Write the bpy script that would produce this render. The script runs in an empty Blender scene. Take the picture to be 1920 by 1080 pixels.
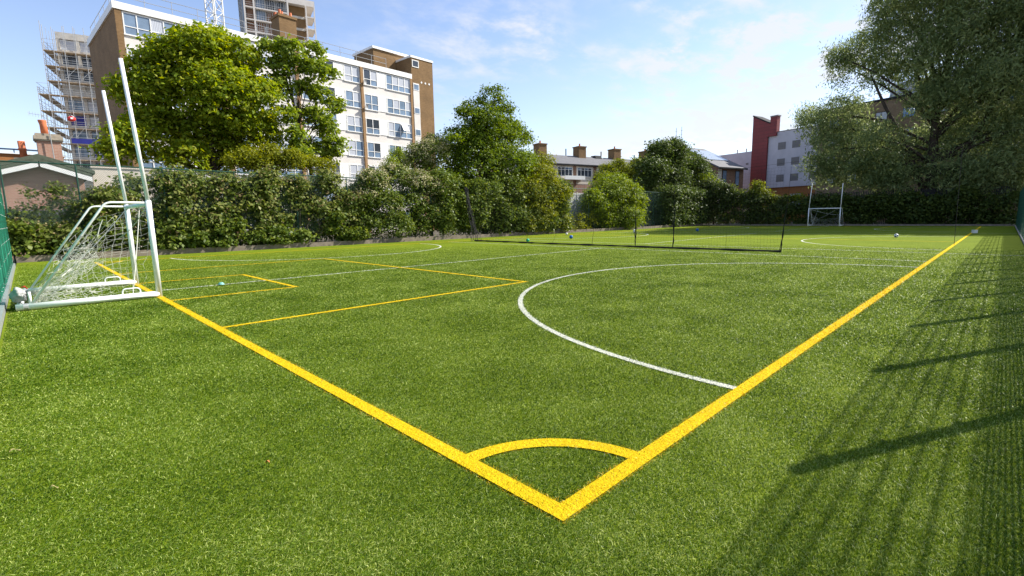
import bpy, bmesh, math, random
import numpy as np
from mathutils import Matrix, Vector

rad = math.radians
SC = bpy.context.scene
COL = SC.collection
random.seed(11)
RNG = np.random.default_rng(7)

# ------------------------------------------------------------------ camera
cam_d = bpy.data.cameras.new("camera")
cam_d.sensor_width = 36.0
cam_d.lens = 36.0 * 910.351 / 1920.0
cam_d.clip_start = 0.05
cam_d.clip_end = 3000.0
cam = bpy.data.objects.new("camera", cam_d)
COL.objects.link(cam)
CAMP = (-1.8306, -1.5042, 1.55)
RR = ((0.70890042, -0.11317936, 0.69616853),
      (-0.7051362, -0.09190713, 0.70309033),
      (-0.01559246, -0.98931467, -0.14495986))
M = Matrix.Identity(4)
for i in range(3):
    M[i][0] = RR[i][0]; M[i][1] = -RR[i][1]; M[i][2] = -RR[i][2]; M[i][3] = CAMP[i]
cam.matrix_world = M
SC.camera = cam

# ------------------------------------------------------------------ sun, sky, exposure
SUN_EL = rad(41.0)
SUN_DIR = Vector((0.9045, -0.4262, 0.0))             # horizontal direction towards the sun
sun_d = bpy.data.lights.new("sun", 'SUN')
sun_d.energy = 4.6
sun_d.angle = rad(0.53)
sun_d.color = (1.0, 0.945, 0.84)
sun = bpy.data.objects.new("sun", sun_d)
COL.objects.link(sun)
to_sun = Vector((SUN_DIR.x * math.cos(SUN_EL), SUN_DIR.y * math.cos(SUN_EL), math.sin(SUN_EL))).normalized()
sun.rotation_euler = to_sun.to_track_quat('Z', 'Y').to_euler()
sun.location = (40, -40, 60)

world = bpy.data.worlds.new("World")
SC.world = world
world.use_nodes = True
wt = world.node_tree
wt.nodes.clear()
def wn(t, **kw):
    n = wt.nodes.new(t)
    for k, v in kw.items(): setattr(n, k, v)
    return n
def wmath(op, a, b=None):
    n = wn('ShaderNodeMath', operation=op)
    for i, v in enumerate((a, b)):
        if v is None: continue
        if isinstance(v, (int, float)): n.inputs[i].default_value = v
        else: wt.links.new(v, n.inputs[i])
    return n.outputs[0]
sky = wn('ShaderNodeTexSky', sky_type='NISHITA')
sky.sun_disc = False
sky.sun_elevation = SUN_EL
sky.sun_rotation = math.atan2(SUN_DIR.x, SUN_DIR.y)
sky.air_density = 1.0; sky.dust_density = 0.25; sky.ozone_density = 1.3
bg = wn('ShaderNodeBackground'); bg.inputs[1].default_value = 0.116
tint = wn('ShaderNodeMix', data_type='RGBA', blend_type='MULTIPLY'); tint.inputs[0].default_value = 1.0; tint.inputs[7].default_value = (1.03, 0.955, 1.0, 1)
wt.links.new(sky.outputs[0], tint.inputs[6]); wt.links.new(tint.outputs[2], bg.inputs[0])
tc = wn('ShaderNodeTexCoord')
sep = wn('ShaderNodeSeparateXYZ'); wt.links.new(tc.outputs['Generated'], sep.inputs[0])
den = wmath('ADD', wmath('MAXIMUM', sep.outputs[2], 0.0), 0.16)
cmb = wn('ShaderNodeCombineXYZ')
wt.links.new(wmath('DIVIDE', sep.outputs[0], den), cmb.inputs[0])
wt.links.new(wmath('DIVIDE', sep.outputs[1], den), cmb.inputs[1])
def wnoise(scale, detail, rough, dist, off):
    mp = wn('ShaderNodeMapping'); mp.inputs['Location'].default_value = off
    mp.inputs['Rotation'].default_value = (0, 0, rad(25)); mp.inputs['Scale'].default_value = (1.0, 1.25, 1.0)
    wt.links.new(cmb.outputs[0], mp.inputs[0])
    n = wn('ShaderNodeTexNoise'); wt.links.new(mp.outputs[0], n.inputs['Vector'])
    n.inputs['Scale'].default_value = scale; n.inputs['Detail'].default_value = detail
    n.inputs['Roughness'].default_value = rough; n.inputs['Distortion'].default_value = dist
    return n.outputs[0]
def wramp(v, a, b):
    n = wn('ShaderNodeMapRange', interpolation_type='SMOOTHSTEP'); n.inputs[1].default_value = a; n.inputs[2].default_value = b
    wt.links.new(v, n.inputs[0]); return n.outputs[0]
big = wramp(wnoise(1.1, 4, 0.55, 0.2, (1.3, 0.4, 0)), 0.34, 0.62)
fine = wramp(wnoise(4.4, 10, 0.62, 0.15, (0.2, 2.1, 0)), 0.38, 0.74)
side = wmath('ADD', wmath('MULTIPLY', sep.outputs[0], 0.72), wmath('MULTIPLY', sep.outputs[1], -0.69))
sidem = wramp(side, -0.42, 0.36)
veil = wmath('MULTIPLY', wramp(side, -0.10, 0.62), wramp(wnoise(1.1, 4, 0.55, 0.4, (4.1, 1.7, 0)), 0.30, 0.62))
mask = wmath('MULTIPLY', wmath('MULTIPLY', big, fine), wmath('MULTIPLY', sidem, 1.9))
mask = wmath('ADD', mask, wmath('MULTIPLY', veil, 0.20))
haze = wmath('MULTIPLY', wramp(wmath('MULTIPLY', sep.outputs[2], -1.0), -0.40, -0.03), 0.15)
mask = wmath('MINIMUM', wmath('ADD', mask, haze), 0.85)
bg2 = wn('ShaderNodeBackground'); bg2.inputs[0].default_value = (0.93, 0.95, 1.0, 1); bg2.inputs[1].default_value = 0.49
mx = wn('ShaderNodeMixShader')
wt.links.new(mask, mx.inputs[0]); wt.links.new(bg.outputs[0], mx.inputs[1]); wt.links.new(bg2.outputs[0], mx.inputs[2])
wo = wn('ShaderNodeOutputWorld'); wt.links.new(mx.outputs[0], wo.inputs[0])

SC.view_settings.view_transform = 'Standard'
SC.view_settings.look = 'None'
SC.view_settings.exposure = 1.0
SC.view_settings.gamma = 1.0
SC.cycles.max_bounces = 8
SC.cycles.transparent_max_bounces = 16

# ------------------------------------------------------------------ materials
def new_mat(name):
    m = bpy.data.materials.new(name); m.use_nodes = True
    return m, m.node_tree, m.node_tree.nodes['Principled BSDF']
def ramp_link(nt, fac, c0, c1, dst, p0=0.3, p1=0.7):
    r = nt.nodes.new('ShaderNodeValToRGB')
    r.color_ramp.elements[0].position = p0; r.color_ramp.elements[1].position = p1
    r.color_ramp.elements[0].color = (*c0, 1); r.color_ramp.elements[1].color = (*c1, 1)
    nt.links.new(fac, r.inputs[0]); nt.links.new(r.outputs[0], dst)
    return r
def mat(name, c, rough=0.6, var=0.15, scale=3.0, spec=0.4, metal=0.0, bump=0.0, detail=5):
    m, nt, p = new_mat(name)
    t = nt.nodes.new('ShaderNodeTexCoord')
    n = nt.nodes.new('ShaderNodeTexNoise'); n.inputs['Scale'].default_value = scale; n.inputs['Detail'].default_value = detail
    n.inputs['Roughness'].default_value = 0.65
    nt.links.new(t.outputs['Object'], n.inputs['Vector'])
    lo = tuple(max(0, x * (1 - var)) for x in c); hi = tuple(min(1, x * (1 + var)) for x in c)
    ramp_link(nt, n.outputs[0], lo, hi, p.inputs['Base Color'])
    p.inputs['Roughness'].default_value = rough; p.inputs['Metallic'].default_value = metal
    p.inputs['Specular IOR Level'].default_value = spec
    if bump:
        b = nt.nodes.new('ShaderNodeBump'); b.inputs['Strength'].default_value = bump; b.inputs['Distance'].default_value = 0.02
        nt.links.new(n.outputs[0], b.inputs['Height']); nt.links.new(b.outputs[0], p.inputs['Normal'])
    return m
def brick_mat(name, c1, c2, mortar, w=0.23, h=0.077, var=0.25, mort=0.008):
    m, nt, p = new_mat(name)
    t = nt.nodes.new('ShaderNodeTexCoord')
    s = nt.nodes.new('ShaderNodeSeparateXYZ'); nt.links.new(t.outputs['Object'], s.inputs[0])
    a = nt.nodes.new('ShaderNodeMath'); a.operation = 'ADD'
    nt.links.new(s.outputs[0], a.inputs[0]); nt.links.new(s.outputs[1], a.inputs[1])
    cv = nt.nodes.new('ShaderNodeCombineXYZ'); nt.links.new(a.outputs[0], cv.inputs[0]); nt.links.new(s.outputs[2], cv.inputs[1])
    b = nt.nodes.new('ShaderNodeTexBrick'); nt.links.new(cv.outputs[0], b.inputs['Vector'])
    b.inputs['Color1'].default_value = (*c1, 1); b.inputs['Color2'].default_value = (*c2, 1); b.inputs['Mortar'].default_value = (*mortar, 1)
    b.inputs['Scale'].default_value = 1.0; b.inputs['Mortar Size'].default_value = mort
    b.inputs['Brick Width'].default_value = w; b.inputs['Row Height'].default_value = h
    n = nt.nodes.new('ShaderNodeTexNoise'); n.inputs['Scale'].default_value = 0.7; n.inputs['Detail'].default_value = 6
    nt.links.new(t.outputs['Object'], n.inputs['Vector'])
    mxn = nt.nodes.new('ShaderNodeMix'); mxn.data_type = 'RGBA'; mxn.blend_type = 'MULTIPLY'; mxn.inputs[0].default_value = 1.0
    nt.links.new(b.outputs[0], mxn.inputs[6])
    r = ramp_link(nt, n.outputs[0], (1 - var,) * 3, (1.0,) * 3, mxn.inputs[7])
    nt.links.new(mxn.outputs[2], p.inputs['Base Color'])
    p.inputs['Roughness'].default_value = 0.85; p.inputs['Specular IOR Level'].default_value = 0.2
    return m
def leaf_mat(name, dark, mid, light, trans=0.35, rough=0.55, spec=0.20):
    m, nt, p = new_mat(name)
    a = nt.nodes.new('ShaderNodeAttribute'); a.attribute_name = 'rnd'
    r = nt.nodes.new('ShaderNodeValToRGB')
    r.color_ramp.elements[0].position = 0.0; r.color_ramp.elements[0].color = (*dark, 1)
    r.color_ramp.elements[1].position = 1.0; r.color_ramp.elements[1].color = (*light, 1)
    e = r.color_ramp.elements.new(0.5); e.color = (*mid, 1)
    nt.links.new(a.outputs['Fac'], r.inputs[0]); nt.links.new(r.outputs[0], p.inputs['Base Color'])
    p.inputs['Roughness'].default_value = rough; p.inputs['Specular IOR Level'].default_value = spec
    tr = nt.nodes.new('ShaderNodeBsdfTranslucent')
    hs = nt.nodes.new('ShaderNodeHueSaturation'); hs.inputs['Hue'].default_value = 0.485; hs.inputs['Saturation'].default_value = 1.1; hs.inputs['Value'].default_value = 1.5
    nt.links.new(r.outputs[0], hs.inputs['Color']); nt.links.new(hs.outputs[0], tr.inputs[0])
    mxs = nt.nodes.new('ShaderNodeMixShader'); mxs.inputs[0].default_value = trans
    nt.links.new(p.outputs[0], mxs.inputs[1]); nt.links.new(tr.outputs[0], mxs.inputs[2])
    nt.links.new(mxs.outputs[0], nt.nodes['Material Output'].inputs[0])
    return m

MT = {}
MT['white_paint'] = mat('white_paint', (0.78, 0.79, 0.80), 0.35, 0.06, 6)
MT['white_frame'] = mat('white_frame', (0.80, 0.80, 0.78), 0.45, 0.05, 2)
MT['white_panel'] = mat('white_panel', (0.80, 0.80, 0.78), 0.5, 0.05, 0.8)
MT['spandrel'] = mat('spandrel', (0.66, 0.625, 0.59), 0.75, 0.09, 0.6)
MT['fascia'] = mat('fascia', (0.80, 0.79, 0.77), 0.5, 0.06, 0.5)
MT['concrete'] = mat('concrete', (0.55, 0.52, 0.47), 0.85, 0.18, 0.8, bump=0.1)
MT['roof_felt'] = mat('roof_felt', (0.16, 0.16, 0.16), 0.9, 0.2, 1)
MT['brick_brown'] = brick_mat('brick_brown', (0.270, 0.160, 0.070), (0.200, 0.115, 0.048), (0.23, 0.165, 0.10))
MT['brick_pink'] = brick_mat('brick_pink', (0.42, 0.235, 0.175), (0.36, 0.19, 0.14), (0.43, 0.33, 0.27))
MT['brick_red'] = brick_mat('brick_red', (0.29, 0.155, 0.095), (0.21, 0.10, 0.06), (0.30, 0.23, 0.18))
MT['brick_buff'] = brick_mat('brick_buff', (0.30, 0.215, 0.135), (0.235, 0.155, 0.095), (0.28, 0.22, 0.16))
MT['brick_tan'] = brick_mat('brick_tan', (0.38, 0.225, 0.105), (0.32, 0.18, 0.08), (0.34, 0.25, 0.16))
MT['brick_orange'] = brick_mat('brick_orange', (0.42, 0.17, 0.05), (0.36, 0.13, 0.035), (0.32, 0.2, 0.12))
MT['terracotta'] = mat('terracotta', (0.56, 0.17, 0.075), 0.75, 0.2, 4)
MT['stone'] = mat('stone', (0.33, 0.28, 0.22), 0.9, 0.25, 5, bump=0.3)
MT['slate'] = mat('slate', (0.125, 0.125, 0.135), 0.75, 0.2, 2.2)
MT['moss_roof'] = mat('moss_roof', (0.085, 0.10, 0.07), 0.9, 0.35, 5, bump=0.3)
MT['render_grey'] = mat('render_grey', (0.55, 0.53, 0.57), 0.8, 0.13, 0.35, bump=0.05)
MT['red_tile'] = None
MT['shutter'] = mat('shutter', (0.20, 0.19, 0.19), 0.6, 0.12, 3)
MT['dark_metal'] = mat('dark_metal', (0.03, 0.032, 0.035), 0.8, 0.2, 4, spec=0.15)
MT['galv'] = mat('galv', (0.42, 0.43, 0.44), 0.42, 0.12, 8, metal=0.5)
MT['scaffold'] = mat('scaffold', (0.52, 0.52, 0.51), 0.45, 0.15, 2, metal=0.3)
MT['plank'] = mat('plank', (0.50, 0.39, 0.27), 0.85, 0.25, 1.5)
MT['green_wire'] = mat('green_wire', (0.012, 0.085, 0.052), 0.45, 0.2, 4)
MT['green_post'] = mat('green_post', (0.008, 0.055, 0.036), 0.42, 0.2, 4)
MT['windbreak'] = mat('windbreak', (0.004, 0.185, 0.120), 0.7, 0.22, 2.5, bump=0.15)
MT['chain_wire'] = mat('chain_wire', (0.055, 0.13, 0.10), 0.5, 0.25, 3)
MT['timber'] = mat('timber', (0.19, 0.155, 0.125), 0.9, 0.35, 3.0, bump=0.4)
MT['kerb'] = mat('kerb', (0.42, 0.38, 0.35), 0.85, 0.2, 3, bump=0.2)
MT['net_white'] = mat('net_white', (0.66, 0.65, 0.60), 0.8, 0.1, 6)
MT['net_black'] = mat('net_black', (0.012, 0.012, 0.013), 0.8, 0.2, 6)
MT['bark'] = mat('bark', (0.050, 0.036, 0.026), 0.95, 0.4, 4, bump=0.6)
MT['bark_pale'] = mat('bark_pale', (0.16, 0.13, 0.10), 0.95, 0.35, 4, bump=0.5)
MT['cloth_grey'] = mat('cloth_grey', (0.36, 0.36, 0.35), 0.9, 0.2, 9, bump=0.4)
MT['rubber'] = mat('rubber', (0.02, 0.02, 0.02), 0.7, 0.2, 8)
MT['sticker_blue'] = mat('sticker_blue', (0.02, 0.06, 0.20), 0.4, 0.1, 8)
MT['ground'] = mat('ground', (0.10, 0.085, 0.06), 0.95, 0.35, 0.5, bump=0.3)
MT['pale_wall'] = mat('pale_wall', (0.60, 0.54, 0.46), 0.85, 0.12, 0.7, bump=0.1)
MT['grey_board'] = mat('grey_board', (0.40, 0.41, 0.42), 0.8, 0.2, 1.2)
MT['blue_sheet'] = mat('blue_sheet', (0.03, 0.035, 0.28), 0.5, 0.25, 2)
MT['red_plastic'] = mat('red_plastic', (0.62, 0.035, 0.03), 0.4, 0.15, 3)
MT['ball_white'] = mat('ball_white', (0.74, 0.74, 0.72), 0.45, 0.08, 20)
MT['ball_blue'] = mat('ball_blue', (0.012, 0.11, 0.42), 0.4, 0.1, 20)
MT['ball_green'] = mat('ball_green', (0.01, 0.36, 0.17), 0.4, 0.1, 20)
MT['ball_dark'] = mat('ball_dark', (0.03, 0.035, 0.12), 0.45, 0.1, 20)
MT['cone_aqua'] = mat('cone_aqua', (0.16, 0.40, 0.36), 0.5, 0.1, 20)
MT['straw'] = mat('straw', (0.26, 0.22, 0.09), 0.8, 0.2, 30)
MT['leaf_red'] = mat('leaf_red', (0.35, 0.12, 0.04), 0.7, 0.2, 30)
MT['crane'] = mat('crane', (0.66, 0.66, 0.64), 0.45, 0.08, 2)
MT['solar'] = mat('solar', (0.30, 0.34, 0.40), 0.12, 0.1, 2, spec=0.8)

def glass_mat(name, c, rough=0.06, spec=0.6, stripes=0.0):
    m, nt, p = new_mat(name)
    t = nt.nodes.new('ShaderNodeTexCoord')
    if stripes:
        w = nt.nodes.new('ShaderNodeTexWave'); w.bands_direction = 'X'; w.inputs['Scale'].default_value = 2.6
        w.inputs['Distortion'].default_value = 2.5; w.inputs['Detail'].default_value = 2
        nt.links.new(t.outputs['Object'], w.inputs['Vector'])
        ramp_link(nt, w.outputs[0], tuple(x * (1 - stripes) for x in c), c, p.inputs['Base Color'], 0.1, 0.9)
    else:
        n = nt.nodes.new('ShaderNodeTexNoise'); n.inputs['Scale'].default_value = 0.6
        nt.links.new(t.outputs['Object'], n.inputs['Vector'])
        ramp_link(nt, n.outputs[0], tuple(x * 0.7 for x in c), tuple(min(1, x * 1.3) for x in c), p.inputs['Base Color'])
    p.inputs['Roughness'].default_value = rough; p.inputs['Specular IOR Level'].default_value = spec
    return m
MT['pane_curtain'] = glass_mat('pane_curtain', (0.56, 0.59, 0.66), 0.2, 0.4, 0.35)
MT['pane_blue'] = glass_mat('pane_blue', (0.17, 0.24, 0.34))
MT['pane_dark'] = glass_mat('pane_dark', (0.045, 0.055, 0.07))
MT['pane_vivid'] = glass_mat('pane_vivid', (0.05, 0.16, 0.42))
# red cladding with horizontal joints
m, nt, p = new_mat('red_tile')
t_ = nt.nodes.new('ShaderNodeTexCoord'); s_ = nt.nodes.new('ShaderNodeSeparateXYZ'); nt.links.new(t_.outputs['Object'], s_.inputs[0])
c_ = nt.nodes.new('ShaderNodeCombineXYZ'); a_ = nt.nodes.new('ShaderNodeMath'); a_.operation = 'ADD'
nt.links.new(s_.outputs[0], a_.inputs[0]); nt.links.new(s_.outputs[1], a_.inputs[1]); nt.links.new(a_.outputs[0], c_.inputs[0]); nt.links.new(s_.outputs[2], c_.inputs[1])
b_ = nt.nodes.new('ShaderNodeTexBrick'); nt.links.new(c_.outputs[0], b_.inputs['Vector'])
b_.inputs['Color1'].default_value = (0.225, 0.030, 0.030, 1); b_.inputs['Color2'].default_value = (0.195, 0.027, 0.027, 1); b_.inputs['Mortar'].default_value = (0.12, 0.02, 0.02, 1)
b_.inputs['Scale'].default_value = 1; b_.inputs['Brick Width'].default_value = 1.9; b_.inputs['Row Height'].default_value = 0.62; b_.inputs['Mortar Size'].default_value = 0.03
nt.links.new(b_.outputs[0], p.inputs['Base Color']); p.inputs['Roughness'].default_value = 0.6
MT['red_tile'] = m

MT['leaf_maple'] = leaf_mat('leaf_maple', (0.095, 0.165, 0.010), (0.195, 0.265, 0.015), (0.38, 0.38, 0.028), 0.44)
MT['leaf_catalpa'] = leaf_mat('leaf_catalpa', (0.095, 0.160, 0.016), (0.175, 0.245, 0.026), (0.29, 0.34, 0.050), 0.42)
MT['leaf_cherry'] = leaf_mat('leaf_cherry', (0.058, 0.108, 0.010), (0.115, 0.178, 0.016), (0.21, 0.265, 0.028), 0.38)
MT['leaf_gold'] = leaf_mat('leaf_gold', (0.095, 0.135, 0.010), (0.185, 0.215, 0.014), (0.31, 0.30, 0.026), 0.38)
MT['leaf_round'] = leaf_mat('leaf_round', (0.072, 0.122, 0.010), (0.145, 0.208, 0.014), (0.26, 0.31, 0.028), 0.38)
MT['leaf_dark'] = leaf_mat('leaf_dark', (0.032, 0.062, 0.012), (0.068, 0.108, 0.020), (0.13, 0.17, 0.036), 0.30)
MT['leaf_bramble'] = leaf_mat('leaf_bramble', (0.050, 0.085, 0.012), (0.115, 0.155, 0.022), (0.29, 0.28, 0.085), 0.32, 0.5)
MT['leaf_ivy'] = leaf_mat('leaf_ivy', (0.046, 0.082, 0.012), (0.105, 0.155, 0.022), (0.22, 0.255, 0.050), 0.32, 0.5)
MT['leaf_willow'] = leaf_mat('leaf_willow', (0.080, 0.122, 0.044), (0.175, 0.228, 0.084), (0.35, 0.40, 0.170), 0.42, 0.45)
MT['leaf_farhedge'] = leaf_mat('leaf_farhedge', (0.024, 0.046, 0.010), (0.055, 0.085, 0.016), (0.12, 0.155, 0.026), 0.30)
MT['leaf_yellow'] = leaf_mat('leaf_yellow', (0.085, 0.120, 0.010), (0.15, 0.19, 0.014), (0.25, 0.27, 0.028), 0.38)
MT['leaf_tips'] = leaf_mat('leaf_tips', (0.16, 0.14, 0.055), (0.27, 0.21, 0.10), (0.40, 0.31, 0.17), 0.3)
MT['rail_blue'] = mat('rail_blue', (0.04, 0.07, 0.13), 0.5, 0.1, 3)
MT['flower_cream'] = leaf_mat('flower_cream', (0.30, 0.29, 0.13), (0.44, 0.41, 0.22), (0.60, 0.56, 0.36), 0.2)

def turf_mat(name, cols, far_boost=1.0):
    """artificial grass: fine tuft speckle over patchy tone"""
    m, nt, p = new_mat(name)
    t = nt.nodes.new('ShaderNodeTexCoord')
    def noise(s, d, r, st=(1, 1, 1)):
        mp = nt.nodes.new('ShaderNodeMapping'); mp.inputs['Scale'].default_value = st
        nt.links.new(t.outputs['Object'], mp.inputs[0])
        n = nt.nodes.new('ShaderNodeTexNoise'); n.inputs['Scale'].default_value = s; n.inputs['Detail'].default_value = d; n.inputs['Roughness'].default_value = r
        nt.links.new(mp.outputs[0], n.inputs['Vector']); return n.outputs[0]
    r = nt.nodes.new('ShaderNodeValToRGB')
    r.color_ramp.elements[0].position = 0.25; r.color_ramp.elements[1].position = 0.78
    r.color_ramp.elements[0].color = (*cols[0], 1); r.color_ramp.elements[1].color = (*cols[2], 1)
    e = r.color_ramp.elements.new(0.52); e.color = (*cols[1], 1)
    a1 = noise(14.0, 8, 0.75); a2 = noise(0.55, 4, 0.6, (1, 1.6, 1))
    mm = nt.nodes.new('ShaderNodeMath'); mm.operation = 'MULTIPLY_ADD'
    mm.inputs[1].default_value = 0.62
    nt.links.new(a1, mm.inputs[0])
    m2 = nt.nodes.new('ShaderNodeMath'); m2.operation = 'MULTIPLY'; m2.inputs[1].default_value = 0.38; nt.links.new(a2, m2.inputs[0])
    nt.links.new(m2.outputs[0], mm.inputs[2])
    nt.links.new(mm.outputs[0], r.inputs[0]); nt.links.new(r.outputs[0], p.inputs['Base Color'])
    p.inputs['Roughness'].default_value = 0.9; p.inputs['Specular IOR Level'].default_value = 0.06
    b = nt.nodes.new('ShaderNodeBump'); b.inputs['Strength'].default_value = 0.8; b.inputs['Distance'].default_value = 0.03
    nt.links.new(noise(40, 4, 0.7), b.inputs['Height']); nt.links.new(b.outputs[0], p.inputs['Normal'])
    return m
MT['turf'] = turf_mat('turf', [(0.084, 0.124, 0.006), (0.142, 0.192, 0.011), (0.21, 0.262, 0.024)])
MT['line_yellow'] = turf_mat('line_yellow', [(0.50, 0.34, 0.006), (0.65, 0.45, 0.010), (0.74, 0.55, 0.03)])
MT['line_white'] = turf_mat('line_white', [(0.42, 0.44, 0.34), (0.56, 0.57, 0.48), (0.68, 0.68, 0.60)])
MT['scuff'] = turf_mat('scuff', [(0.11, 0.17, 0.04), (0.19, 0.26, 0.08), (0.30, 0.36, 0.17)])
def blade_mat(name, dark, mid, light, trans):
    m = leaf_mat(name, dark, mid, light, trans, 0.40, 0.18)
    nt = m.node_tree
    # patchy tone and painted sheen: broad soft variation of the fibre colour over the pitch
    t = nt.nodes.new('ShaderNodeTexCoord'); n = nt.nodes.new('ShaderNodeTexNoise')
    n.inputs['Scale'].default_value = 0.9; n.inputs['Detail'].default_value = 6; n.inputs['Roughness'].default_value = 0.68
    nt.links.new(t.outputs['Object'], n.inputs['Vector'])
    mr = nt.nodes.new('ShaderNodeMapRange'); mr.inputs[1].default_value = 0.3; mr.inputs[2].default_value = 0.7
    mr.inputs[3].default_value = -0.26; mr.inputs[4].default_value = 0.26
    nt.links.new(n.outputs[0], mr.inputs[0])
    a = [x for x in nt.nodes if x.type == 'ATTRIBUTE'][0]; r = [x for x in nt.nodes if x.type == 'VALTORGB'][0]
    ad = nt.nodes.new('ShaderNodeMath'); ad.operation = 'ADD'; ad.use_clamp = True
    nt.links.new(a.outputs['Fac'], ad.inputs[0]); nt.links.new(mr.outputs[0], ad.inputs[1]); nt.links.new(ad.outputs[0], r.inputs[0])
    return m
MT['blade_green'] = blade_mat('blade_green', (0.030, 0.070, 0.004), (0.114, 0.196, 0.010), (0.50, 0.56, 0.17), 0.30)
MT['blade_yellow'] = blade_mat('blade_yellow', (0.46, 0.295, 0.006), (0.66, 0.43, 0.010), (0.80, 0.61, 0.12), 0.2)
MT['blade_white'] = blade_mat('blade_white', (0.44, 0.45, 0.39), (0.58, 0.58, 0.54), (0.74, 0.74, 0.72), 0.2)

# ------------------------------------------------------------------ mesh helpers
class MB:
    """collects shapes, then links them as ONE mesh object"""
    def __init__(s): s.v = []; s.f = []; s.m = []
    def add(s, vs, fs, m=0):
        o = len(s.v); s.v += [tuple(v) for v in vs]; s.f += [tuple(i + o for i in f) for f in fs]; s.m += [m] * len(fs)
        return s
    def box(s, x0, x1, y0, y1, z0, z1, m=0):
        v = [(x, y, z) for z in (z0, z1) for y in (y0, y1) for x in (x0, x1)]
        return s.add(v, [(0, 2, 3, 1), (4, 5, 7, 6), (0, 1, 5, 4), (2, 6, 7, 3), (0, 4, 6, 2), (1, 3, 7, 5)], m)
    def prism(s, poly, axis, a, b, m=0):
        """poly in the two other axes, extruded along axis (0,1,2) from a to b"""
        n = len(poly); vs = []
        for t in (a, b):
            for (p, q) in poly:
                v = [0, 0, 0]; o = [k for k in range(3) if k != axis]; v[axis] = t; v[o[0]] = p; v[o[1]] = q; vs.append(v)
        fs = [tuple(range(n))[::-1], tuple(range(n, 2 * n))] + [(i, (i + 1) % n, (i + 1) % n + n, i + n) for i in range(n)]
        return s.add(vs, fs, m)
    def tube(s, pts, r, n=8, m=0, cap=True):
        pts = [Vector(p) for p in pts]; k = len(pts)
        rs = r if isinstance(r, (list, tuple)) else [r] * k
        vs = []; prev = None
        for i, p in enumerate(pts):
            d = (pts[min(i + 1, k - 1)] - pts[max(i - 1, 0)]).normalized()
            if prev is None:
                a = d.orthogonal().normalized()
            else:
                a = (prev - d * prev.dot(d))
                a = a.normalized() if a.length > 1e-5 else d.orthogonal().normalized()
            prev = a; b = d.cross(a)
            for j in range(n):
                t = 2 * math.pi * j / n
                vs.append(p + (a * math.cos(t) + b * math.sin(t)) * rs[i])
        fs = [(i * n + j, i * n + (j + 1) % n, (i + 1) * n + (j + 1) % n, (i + 1) * n + j) for i in range(k - 1) for j in range(n)]
        if cap: fs += [tuple(range(n))[::-1], tuple(range((k - 1) * n, k * n))]
        return s.add(vs, fs, m)
    def quad(s, a, b, c, d, m=0): return s.add([a, b, c, d], [(0, 1, 2, 3)], m)
    def build(s, name, mats, parent=None, smooth=False):
        me = bpy.data.meshes.new(name)
        me.from_pydata(s.v, [], s.f)
        for mm in (mats if isinstance(mats, (list, tuple)) else [mats]): me.materials.append(MT[mm])
        if len(me.materials) > 1: me.polygons.foreach_set('material_index', s.m)
        if smooth: me.polygons.foreach_set('use_smooth', [True] * len(s.f))
        me.update()
        return link(name, me, parent)
def link(name, me, parent=None):
    o = bpy.data.objects.new(name, me); COL.objects.link(o)
    if parent is not None: o.parent = parent
    return o
def npmesh(name, V, F, mats, parent=None, midx=None, rnd=None, smooth=False):
    me = bpy.data.meshes.new(name); nf, k = F.shape
    me.vertices.add(len(V)); me.vertices.foreach_set('co', V.astype(np.float32).ravel())
    me.loops.add(nf * k); me.loops.foreach_set('vertex_index', F.astype(np.int32).ravel())
    me.polygons.add(nf); me.polygons.foreach_set('loop_start', np.arange(0, nf * k, k, dtype=np.int32))
    for mm in (mats if isinstance(mats, (list, tuple)) else [mats]): me.materials.append(MT[mm])
    if midx is not None: me.polygons.foreach_set('material_index', midx.astype(np.int32))
    if smooth: me.polygons.foreach_set('use_smooth', np.ones(nf, dtype=bool))
    me.update(calc_edges=True)
    if rnd is not None:
        at = me.attributes.new('rnd', 'FLOAT', 'FACE'); at.data.foreach_set('value', rnd.astype(np.float32))
    return link(name, me, parent)
def sticks(P0, P1, r, n=3):
    """many thin rods as one vertex/face array"""
    P0 = np.asarray(P0, float); P1 = np.asarray(P1, float); N = len(P0)
    d = P1 - P0; L = np.linalg.norm(d, axis=1, keepdims=True); L[L < 1e-9] = 1; d = d / L
    ref = np.where(np.abs(d[:, 2:3]) > 0.9, np.array([[1., 0, 0]]), np.array([[0., 0, 1.]]))
    a = np.cross(d, ref); a /= np.linalg.norm(a, axis=1, keepdims=True); b = np.cross(d, a)
    r = np.broadcast_to(np.asarray(r, float).reshape(-1, 1), (N, 1))
    V = np.zeros((N, 2, n, 3))
    for j in range(n):
        t = 2 * math.pi * j / n; o = (a * math.cos(t) + b * math.sin(t)) * r
        V[:, 0, j] = P0 + o; V[:, 1, j] = P1 + o
    base = (np.arange(N) * 2 * n)[:, None]
    F = np.stack([np.concatenate([base + j, base + (j + 1) % n, base + n + (j + 1) % n, base + n + j], 1) for j in range(n)], 1)
    return V.reshape(-1, 3), F.reshape(-1, 4)
def tagit(o, label, cat, group=None, kind=None):
    if label: o['label'] = label
    if cat: o['category'] = cat
    if group: o['group'] = group
    if kind: o['kind'] = kind
    return o
def empty(name, loc, label, cat, group=None, rz=0.0):
    o = bpy.data.objects.new(name, None); o.empty_display_size = 0.3; COL.objects.link(o)
    o.location = loc; o.rotation_euler = (0, 0, rz)
    return tagit(o, label, cat, group)
def struct(o): o['kind'] = 'structure'; return o
def cp(o, parent, loc=None):
    c = o.copy(); COL.objects.link(c); c.parent = parent
    if loc is not None: c.location = loc
    return c

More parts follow.
